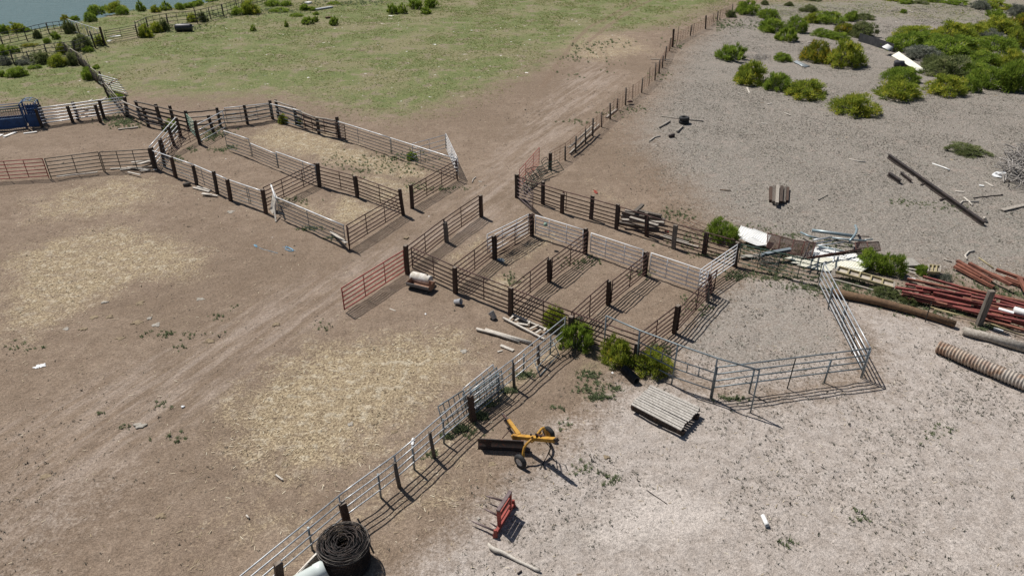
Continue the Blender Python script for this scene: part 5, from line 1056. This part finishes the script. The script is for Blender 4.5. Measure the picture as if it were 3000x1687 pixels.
pole('F',[(748,128),(800,140),(842,145)],.05,'bleached','branch','white stick alone on the grey ground left of the long beam','branch')
pole('F',[(575,358),(628,330)],.04,'oldwood','branch','thin grey stick between the tie stack and the long beam','branch')
# upper right tin
mb=MB(); a,b=g('X',490,520),g('X',920,660); mb.bar(a+V(0,0,.5),b+V(0,0,.45),.03,.95,V(0,0,1),0); single(mb,'dark_metal_strip',M['darktin'],'long dark metal strip standing on edge between the bushes','metal strip')
sheet('X',[(790,590),(860,555),(935,600),(880,640)],(.9,1.0,.7,.6),'tin','small white sheet curled over the dark metal strip',flat=True,group=None)
sheet('X',[(910,700),(1110,830),(1250,905),(1320,890)][:0] or [(1000,650),(1325,880),(1250,905),(910,700)],(.6,.25,.2,.6),'cream','cream tin sheet sloping down between the bushes at upper right',group=None)
mb=MB(); c_=g('X',945,800,.33); mb.lathe(c_,(1,-.25,0),[(0,0),(0,.3),(.06,.34),(.9,.34),(.95,.3),(.95,0)],16); single(mb,'drum',M['darktin'],'dark drum lying under the cream tin sheet','drum')
sheet('E',[(742,492),(770,480),(880,525),(835,535)],(.1,.12,.1,.08),'greytin','pale grey tin sheet flat on the dirt among the bushes',flat=True,group=None)
board('E',(860,335),(930,335),.2,.05,'bleached','board','pale board between small bushes above the flowered one')
mb=MB()
for i in range(70):
    p=g('E',random.gauss(500,45),random.gauss(455,14),.1); d_=V(random.gauss(0,1),random.gauss(0,1),random.gauss(.2,.4)).normalized()*.5; mb.tube([p-d_*.5,p+d_],.02,4,0,False)
for v in mb.v: v.z=max(v.z,0)
single(mb,'brush_pile',M['twig'],'small heap of grey dead twigs behind the row of three bushes','brush pile')
for i,(c,p0,p1) in enumerate([('E',(672,898),(722,915)),('E',(535,828),(570,822)),('E',(375,695),(395,740)),('E',(300,742),(355,748)),('E',(1660,85),(1700,100)),('E',(490,980),(540,985))]):
    board(c,p0,p1,.14,.03,'bleached','wood_scrap',['pale wood scrap below the row of three bushes','tiny pale scrap left of the scrap below the three bushes','pale stick standing out at the left bush of the three','pale flat scrap below the left bush of the three','pale scrap alone near the top right tuft','pale scrap on grey ground left below the lone dome bush'][i],'wood scrap')
# yellow blade implement ---------------------------------------------------
root=thing('grader_blade','yellow two-wheeled drag blade implement with raised tongue','implement',tuple(g('R',900,800)))
q0=g('R',740,590,.30); q1=g('R',1485,655,1.42); mb=MB(); mb.bar(q0,q1,.17,.15); mb.build('main_beam',M['yellow'],root,.01)
mb=MB(); mb.bar(g('R',735,600,.42),g('R',850,620,.42),.12,.26); mb.build('pivot_plate',M['yellow'],root,.01)
tl=g('R',660,300,.55); mb=MB(); mb.bar(g('R',850,565,.5),tl,.16,.12,None,0,None,.13,.10); mb.build('tail_beam',M['yellow'],root,.01)
mb=MB(); mb.bar(tl+V(0,0,-.02),g('R',545,185,.5),.08,.06); mb.bar(g('R',700,430,.28),g('R',600,300,.3),.1,.08); mb.build('tail_tip',M['blade'],root)
mb=MB(); mb.tube([g('R',705,455,.35),g('R',555,622,.3)],.02,6); mb.build('brace_rod',M['rustred'],root)
A_,B_=g('R',128,785,.0),g('R',935,828,.0); hgt=.44; mb=MB(); d=(B_-A_).normalized(); nn=V(-d.y,d.x,0); nn=nn if nn.y>0 else -nn; pf=[(.08,-.02),(.0,.13),(-.04,.28),(.0,.43),(.08,.56)]
nb=len(mb.v)
for P_ in (A_,B_):
    for y,z in pf: mb.v.append(P_+nn*(y+.06)*-1+V(0,0,z))
    for y,z in pf: mb.v.append(P_+nn*((y+.06)*-1+.03)+V(0,0,z))
for i in range(4):
    mb.face([i,i+1,10+i+1,10+i],0,True); mb.face([5+i,15+i,15+i+1,5+i+1],0,True)
    for e in (0,10): mb.face([e+i,e+5+i,e+5+i+1,e+i+1],0)
mb.face([4,9,19,14],0); mb.face([0,10,15,5],0)
mb.build('blade',M['blade'],root)
mb=MB(); mb.bar(g('R',900,800,.12),g('R',1045,840,.08),.16,.12); mb.build('blade_end',M['darksteel'],root)
def wheel(c,x,y,ax,lb,rimmat):
    p=g(c,x,y,.275); w=MB(); ax=V(*ax).normalized(); w.lathe(p-ax*.085,ax,[(.0,.16),(0,.21),(.03,.262),(.06,.275),(.11,.275),(.14,.262),(.17,.21),(.17,.16)],26); wh=w.build('wheel',M['rubber'],root)
    w=MB(); w.lathe(p-ax*.06,ax,[(0,0),(.02,.05),(0,.09),(.0,.14),(-.02,.165),(.14,.165),(.12,.13),(.12,0)],20); w.build('rim',M[rimmat],wh)
    w=MB(); w.lathe(p-ax*.10,ax,[(0,0),(0,.04),(.1,.05),(.1,0)],10); w.build('hub',M['darksteel'],wh)
    return p
w1=wheel('R',872,1030,(.62,.50,0) if False else (-.60,-.62,.0),'',"rim"); w2=wheel('R',1375,530,(-.60,-.62,0),'','yellow')
c1_=g('R',1075,640,.85); c2_=g('R',1165,560,.92)
mb=MB(); mb.tube([w1+V(.10,.10,0),g('R',922,880,.45),g('R',940,790,.62),g('R',985,720,.75),c1_,c2_],.05,9); mb.build('axle_arm',M['yellow'],root)
mb=MB(); mb.tube([w2-V(.1,.1,0)*1.0,g('R',1320,520,.5),g('R',1285,440,.82),g('R',1250,455,.92),c2_],.05,9); mb.build('axle_arm',M['yellow'],root)
mb=MB(); mb.bar(g('R',1060,690,.78),g('R',1250,530,.86),.09,.08); mb.build('axle_brace',M['yellow'],root)
mb=MB(); mb.tube([g('R',1150,560,1.05),g('R',1330,600,1.2)],.045,8); mb.tube([g('R',1330,600,1.2),g('R',1470,645,1.45)],.022,7); mb.build('hydraulic_cylinder',M['rustred'],root)
mb=MB()
for a_,b_ in ((1060,555),(1150,548),(1230,575)): mb.bar(g('R',a_,b_,1.0),g('R',a_,b_+8,1.2),.07,.06,V(0,1,0))
mb.build('bracket',M['darksteel'],root)
mb=MB(); mb.bar(q1,q1+(q1-q0).normalized()*.14+V(0,0,.02),.10,.12); mb.build('hitch',M['darksteel'],root)
for k in range(4):
    mb=MB(); mb.tube([g('R',1260+20*k,620,1.15),g('R',1340+15*k,720,.85-.05*k),g('R',1420-20*k,790+10*k,.45),g('R',1370-10*k,900,.12),g('R',1240+25*k,1110-8*k,.03),g('R',1215+20*k,1195-20*k,.02)] if k<2 else [g('R',1300+20*k,620,1.15),g('R',1390+12*k,730,.7),g('R',1380,850+20*k,.2),g('R',1480,1000+10*k,.03),g('R',1620+20*k,1100,.02),g('R',1730-10*k,1190,.02)],.013,5); mb.build('hose',M['hose'],root)
# red bale spear --------------------------------------------------------
root=thing('bale_spear','red three-pronged bale spear attachment lying on the pale dust','bale spear',tuple(g('S',680,560)))
n0,n1=g('S',548,775,.12),g('S',835,300,.12); d=(n1-n0); zt=1.0; mb=MB(); mb.bar(n0,n1,.11,.13); mb.build('base_beam',M['spear'],root,.01)
u0,u1=lerp(n0,n1,.22),lerp(n0,n1,.80)
T0,T1=topof(V(u0.x,u0.y,0),'S',600,400),topof(V(u1.x,u1.y,0),'S',780,110); T0.z=T1.z=(T0.z+T1.z)/2
mb=MB(); mb.bar(T0-d.normalized()*.06,T1+d.normalized()*.06,.12,.07); mb.build('top_bar',M['spearbar'],root,.006)
for u_,t_ in ((u0,T0),(u1,T1)):
    mb=MB(); mb.bar(u_,t_-V(0,0,.03),.12,.07,d); mb.build('upright',M['spear'],root,.006)
for f_ in (.32,.62):
    mb=MB(); a_,b_=lerp(u0,T0,f_),lerp(u1,T1,f_); mb.bar(a_,b_,.09,.09); mb.build('cross_bar',M['spear'],root,.006)
mb=MB(); mb.bar(lerp(lerp(u0,T0,.62),lerp(u1,T1,.62),.0)+V(0,0,.09),lerp(u1,T1,.62)+V(0,0,.09),.05,.05); mb.build('rib',M['spear'],root)
for u_ in (n0,n1):
    mb=MB(); mb.hexa([u_+V(-.08,-.07,-.12),u_+V(.08,-.07,-.12),u_+V(.08,.07,-.12),u_+V(-.08,.07,-.12)],[u_+V(-.04,-.03,.18),u_+V(.04,-.03,.18),u_+V(.04,.03,.18),u_+V(-.04,.03,.18)]); mb.build('end_bracket',M['spear'],root)
for p0,p1,z0,z1 in (((530,725),(135,555),.2,.16),((580,480),(360,368),.5,.42),((655,245),(375,165),.3,.26)):
    mb=MB(); mb.tube([g('S',*p0,z0),lerp(g('S',*p0,z0),g('S',*p1,z1),.72),g('S',*p1,z1)],[.036,.030,.006],10); mb.build('spear',M['spearbar'],root)
# driftwood, wooden deck --------------------------------------------------
mb=MB(); mb.tube([g('S',x,y,z) for x,y,z in ((440,930,.05),(470,980,.07),(540,1030,.08),(640,1060,.06),(760,1120,.05),(900,1200,.05),(1050,1270,.05),(1180,1335,.05),(1265,1365,.05))],[.04,.065,.08,.065,.055,.052,.05,.05,.04],12); single(mb,'driftwood_log',M['bleached'],'crooked bleached branch lying below the red bale spear','branch')
zt=.42; Lc=g('n',1846.5,1183.3,zt); Tc=g('n',1907.6,1126.6,zt); Rc=g('n',2054,1192.6,zt); Bc=g('n',1992.9,1259.3,zt)
root=thing('wooden_deck','grey wooden plank platform on dark skids beside the round pen','platform',(lerp(Lc,Rc,.5).x,lerp(Lc,Rc,.5).y,0))
N_=11
for i in range(N_):
    t0,t1=(i+.09)/N_,(i+.91)/N_; e=random.uniform(-.03,.03); dl=(Rc-Tc).normalized()*e
    a,b,c_,d_=lerp(Tc,Lc,t0),lerp(Rc,Bc,t0),lerp(Rc,Bc,t1),lerp(Tc,Lc,t1); sk=V(0,0,random.uniform(-.006,.006)); rot=(c_-b)*(.5 if i==7 else 0)
    mb=MB(); q=[a+dl,d_+dl,c_+dl,b+dl+rot*.6] if i==7 else [a+dl,d_+dl,c_+dl,b+dl]
    mb.hexa([p+sk-V(0,0,.045) for p in q],[p+sk for p in q]); mb.build('plank',M['deck'],root,.004)
for t_ in (.04,.5,.96):
    mb=MB(); mb.bar(lerp(Tc,Rc,t_)-V(0,0,.12),lerp(Lc,Bc,t_)-V(0,0,.12),.10,.14); mb.build('cross_beam',M['tiered'],root)
for t_ in (.15,.85):
    mb=MB(); mb.bar(lerp(Tc,Lc,t_)-V(0,0,.30)+(Rc-Tc)*-.01,lerp(Rc,Bc,t_)-V(0,0,.30)+(Rc-Tc)*.03,.16,.22); mb.build('skid',M['tie'],root)
# coil of black corrugated pipe at the fence corner
mb=MB(); p0,p1=g('I',1640,790,.16),g('I',1770,910,.16); d=(p1-p0); Lc_=d.length
prof=[]; k=18
for i in range(k*2+1): prof.append((i*Lc_/(2*k),.19 if i%2 else .145))
mb.lathe(p0,d,prof+[(Lc_,.12),(0,.12)],16,0,None,False); single(mb,'corrugated_pipe',M['rubber'],'short black corrugated plastic pipe under the corner bushes','pipe')
# roll of wire netting ------------------------------------------------------
zt=1.05; cT=g('T',1805,800,zt); ctr=V(cT.x,cT.y,0); e1_=g('T',2225,800,zt); Rr=(e1_-cT).length*1.10
root=thing('wire_netting_roll','big upright roll of dark wire netting at the bottom edge','wire roll',tuple(ctr))
for ly in range(12):
    rr=Rr*(1-.065*ly); mb=MB(); seg=46; lw=[random.uniform(-.03,.03) for _ in range(seg)]
    zs=[.02+i*(zt/13)+random.uniform(-.02,.02) for i in range(14)] if ly<8 else [zt-.05,zt-.12,zt-.2]
    for z in zs:
        ph=random.random()*6; mb.tube([ctr+V((rr+.02*math.sin(3*t+ph))*math.cos(t),(rr+.02*math.sin(2*t+ph))*math.sin(t),z+.015*math.sin(4*t+ph)) for t in [2*math.pi*i/seg for i in range(seg+1)]],.007,3,0,False)
    if ly<8:
        m=int(110*(1-.08*ly))
        for i in range(m):
            t=2*math.pi*(i+.37*ly)/m; mb.tube([ctr+V(rr*math.cos(t),rr*math.sin(t),0),ctr+V((rr+.015)*math.cos(t+.03),(rr+.015)*math.sin(t+.03),zt*.5),ctr+V(rr*math.cos(t),rr*math.sin(t),zt)],.007,3,0,False)
    mb.build('netting_layer',M['hose' if ly%3 else 'darksteel'],root)
mb=MB(); pts=[]; nt=300
for i in range(nt):
    t=i/nt*2*math.pi*11; rr=Rr*(1-.78*i/nt)+.035*math.sin(2.37*t)+.02*math.sin(5.1*t); pts.append(ctr+V(rr*math.cos(t),rr*math.sin(t)*1.0,zt+.025*math.sin(5.3*t)+.02))
mb.tube(pts,.009,4,0,False); mb.build('top_spiral',M['darksteel'],root)
mb=MB()
for k in range(5):
    ph=random.random()*6; mb.tube([ctr+V((Rr+.015*k)*math.cos(t)+.02,(Rr+.015*k)*math.sin(t),zt-.03*k+.05*math.sin(t*2+ph)) for t in [2*math.pi*i/40 for i in range(41)]],.008,4,0,False)
mb.build('outer_wrap',M['wire'],root)
mb=MB(); a,b=g('T',2090,365,1.05),g('T',2420,1040,.0); mb.bar(b-V(0,0,.1),a,.05,.03,V(0,1,0)); single(mb,'steel_stake',M['tiegrey'],'thin grey stake leaning over the wire netting roll','stake')
# pvc pipe
p1=g('T',1500,1300,.66); p0=g('T',700,1740,.40); d=(p1-p0).normalized(); Lp=(p1-p0).length; mb=MB()
mb.lathe(p0,d,[(0,.25),(0,.27),(Lp-.32,.27),(Lp-.31,.285),(Lp,.285),(Lp,.25),(0,.25)],28); single(mb,'plastic_pipe',M['pvc'],'thick pale plastic pipe lying beside the wire netting roll','pipe')
mb=MB(); a,b=g('T',880,1500,.35),g('T',1345,1000,.35); mb.bar(a,b,.16,.03,V(-.5,.3,.8)); mb.bar(a+V(.02,-.04,-.16),b+V(.02,-.04,-.16),.03,.28,V(0,0,1)); single(mb,'white_board',M['mudwhite'],'long white-faced board between the pale pipe and the silver fence','board')
# small loose things -------------------------------------------------------
def blob(c,x,y,w,h,z_,mat,name,lb,cat,group=None,rag=.55):
    z=z_*.5; p=g(c,x,y); s=(p-V(0,0,CAMH)).length/F/CROP[c][2]; a=w*s/2*.8; b=h*s/2*.8/max(.25,math.sin(math.atan2(CAMH,p.y))); mb=MB(); n=17; sd=random.random()*50
    R_=[1+rag*mnoise.noise(V(math.cos(2*math.pi*i/n)*1.5+sd,math.sin(2*math.pi*i/n)*1.5,0)) *1.6 for i in range(n)]
    for zz,k in ((-.02,1.0),(z*.6,1.0),(z,.72)):
        for i in range(n): t=2*math.pi*i/n; mb.v.append(p+V(a*R_[i]*k*math.cos(t),b*R_[i]*k*math.sin(t),zz+random.uniform(-.1,.1)*z))
    for j in range(2):
        for i in range(n): k2=(i+1)%n; mb.face([j*n+i,j*n+k2,(j+1)*n+k2,(j+1)*n+i],0)
    mb.face([2*n+i for i in range(n)],0); return single(mb,name,M[mat],lb,cat,group)
DG='dried dung pats and flat stones on the left yard'
for c,x,y,w_,h_,mat,lb in [('a',1635,50,70,22,'stone','flat pale stone left of the leaning white board'),('a',850,945,60,30,'dung','round tan pat alone in the middle of the left yard'),('a',970,832,85,32,'dung','long pale pat left of the white bits in the left yard'),('a',1105,852,55,28,'stone','flat grey stone with pale shards around it in the left yard'),('a',665,797,60,28,'dung','tan pat below the left straw patch'),('a',775,790,50,26,'dung','darker pat right beside the tan one below the left straw'),('a',1058,803,40,20,'stone','small pale pat above the grey stone shards'),('a',265,1147,50,26,'bag','white torn scrap far left, lower of a pair'),('a',302,1135,42,28,'bag','white torn scrap far left, upper of a pair'),('a',740,690,50,18,'stone','pale grey stone at the lower straw edge'),('a',1415,668,60,22,'stone','white flat stone right of the left straw patch'),('a',990,695,60,30,'dung','crumbling pale pat between straw and lane'),
  ('b',1105,260,95,50,'stone','layered pale pat near the middle of the lower left yard'),('b',378,655,105,50,'dung','tan pat with a dark lower edge at the lower left'),('b',1445,110,28,20,'bag','small white scrap near the lower straw patch'),('b',1270,975,85,50,'dung','pale crumbled pat low in the left yard'),('a',1480,965,80,34,'dung','brown curled pat in the dirt lane'),('a',1955,845,70,28,'dung','dark brown curled pat right of the lane middle'),('a',590,880,60,20,'dung','flat brown pat left of the lane'),('a',465,880,45,20,'stone','grey flat stone low left of the straw'),
  ('I',32,612,75,48,'stone','pale stone left of the short white board'),('L',905,432,60,36,'dung','ring-shaped tan pat in the big straw patch'),('L',1030,487,60,34,'dung','brown curled pat right in the big straw patch'),('L',745,440,40,30,'stone','pale stone in the big straw patch'),('L',1158,552,32,50,'bag','white rag at the silver foreground fence'),('K',385,565,80,40,'dung','tan pat left of the drag blade wheel'),('K',1285,512,60,34,'dung','tan pat right of the drag blade'),('K',275,995,30,22,'stone','small white stone between the bale spear prongs'),('c',1068,69,24,16,'stone','round pale pat on the right dust near the culvert'),('c',1000,180,22,18,'stone','pale stone among green bits on the right dust'),('G',695,568,50,24,'dung','brown pat in the lane between the two pens'),('G',795,1380,70,40,'dung','pale tan pat below the red gate'),('G',860,1218,24,14,'bag','tiny white scrap below the trough'),('I',1525,835,40,22,'bag','small white scrap beside the black corrugated pipe')]:
    blob(c,x,y,w_,h_,.06 if mat!='bag' else .05,mat,'pat' if mat=='dung' else ('stone' if mat=='stone' else 'scrap'),lb,{'dung':'dung pat','stone':'stone','bag':'scrap'}[mat],DG if c in 'ab' else None)
mb=MB(); mb.lathe(g('c',205,548,.07),g('c',222,585,.07)-g('c',205,548,.07),[(0,0),(0,.07),(.3,.075),(.42,.08),(.42,.06),(.02,.05)],14); single(mb,'white_cup',M['tin'],'white plastic tube piece on the pale dust at lower right','tube')
def twine(c,x,y,w,h,mat,lb,tail=None):
    mb=MB()
    for i in range(3):
        sd=random.random()*9; mb.tube([g(c,x+w*.4*math.sin(t*1.7+sd)*random.uniform(.6,1),y+h*.5*math.cos(t*1.3+sd)*random.uniform(.6,1),.03+.03*random.random()) for t in [k*.5 for k in range(14)]],.010,4,0,False)
    if tail: mb.tube([g(c,a,b,.02) for a,b in tail],.012,4,0,False)
    single(mb,'twine',M[mat],lb,'twine')
twine('a',1808,290,36,22,'twine','blue twine with a long tail on the left yard',[(1810,292),(1860,315),(1920,330),(1965,342)])
twine('a',2045,310,90,44,'twine','tangle of blue twine right of the tailed one',[(2000,298),(2050,308),(2092,325)])
twine('H',710,180,44,30,'rtwine','red twine lump behind the rusty outer fence near its third tie')
twine('H',1312,512,50,26,'rtwine','red twine behind the rusty fence beside the timber heap')
twine('G',1500,760,80,30,'twine','blue twine at the foot of the wrapped partition post')
pole('C',[(1800,750),(1808,725),(1828,708)],.035,'bleached','branch','curved white stick in the dirt lane between the pens','branch')
board('G',(1310,92),(1340,95),.08,.03,'bleached','wood_scrap','tiny white scrap beside the curved stick in the lane','wood scrap')
board('G',(555,1172),(605,1190),.06,.03,'bleached','wood_scrap','thin white scrap below the red gate','wood scrap')
board('L',(245,772),(292,806),.06,.03,'bleached','wood_scrap','thin white stick in the lower left straw','wood scrap')
pole('L',[(50,1042),(68,1062)],.03,'bleached','wood_scrap','tiny white stick near the bottom of the left yard','wood scrap')
pole('S',[(900,1405),(930,1385),(968,1362)],.03,'darksteel','scrap','small dark scrap below the crooked branch','scrap')
pole('K',[(1605,768),(1765,878)],.012,'darksteel','rod','thin dark rod lying on the pale dust right of the bale spear','rod')
pole('H',[(1765,163),(1860,170)],.03,'brownlog','branch','thin brown stick on grey ground behind the rusty fence','branch')
# bits of trash on white gate
mb=MB(); p=g('H',285,462,1.36); mb.lathe(p-V(0,0,.1),(0,.2,1),[(0,.02),(.05,.12),(.2,.1),(.24,.02)],9); single(mb,'plastic_scrap',M['ltgreen'],'pale green plastic scrap caught on the first white gate','scrap')
# ---------------------------------------------------------------- camera, sun, sky
cam=bpy.data.cameras.new('camera'); co=bpy.data.objects.new('camera',cam); COL.objects.link(co); cam.sensor_width=36; cam.lens=36*F/3000; cam.clip_end=5000; cam.clip_start=.5
co.location=(0,0,CAMH); co.rotation_euler=(math.pi/2-PITCH,0,0); SC.camera=co
SUN=Vector((-.70,.70,0)).normalized(); EL=math.radians(57)
sd=bpy.data.lights.new('sun','SUN'); sd.energy=4.85; sd.angle=math.radians(.5); sd.color=(1.0,.955,.89); so=bpy.data.objects.new('sun',sd); COL.objects.link(so)
dirn=V(SUN.x*math.cos(EL),SUN.y*math.cos(EL),math.sin(EL)); so.rotation_euler=dirn.to_track_quat('Z','Y').to_euler(); so.location=dirn*60
W=bpy.data.worlds.new('World'); SC.world=W; W.use_nodes=True; nt=W.node_tree; bg=nt.nodes['Background']; sk=nt.nodes.new('ShaderNodeTexSky'); sk.sky_type='NISHITA'; sk.sun_disc=False; sk.sun_elevation=EL; sk.sun_rotation=math.atan2(SUN.x,SUN.y)
nt.links.new(sk.outputs[0],bg.inputs[0]); bg.inputs[1].default_value=.05
vs=SC.view_settings; vs.view_transform='Standard'; vs.look='None'; vs.exposure=.10; vs.gamma=1; vs.use_curve_mapping=False
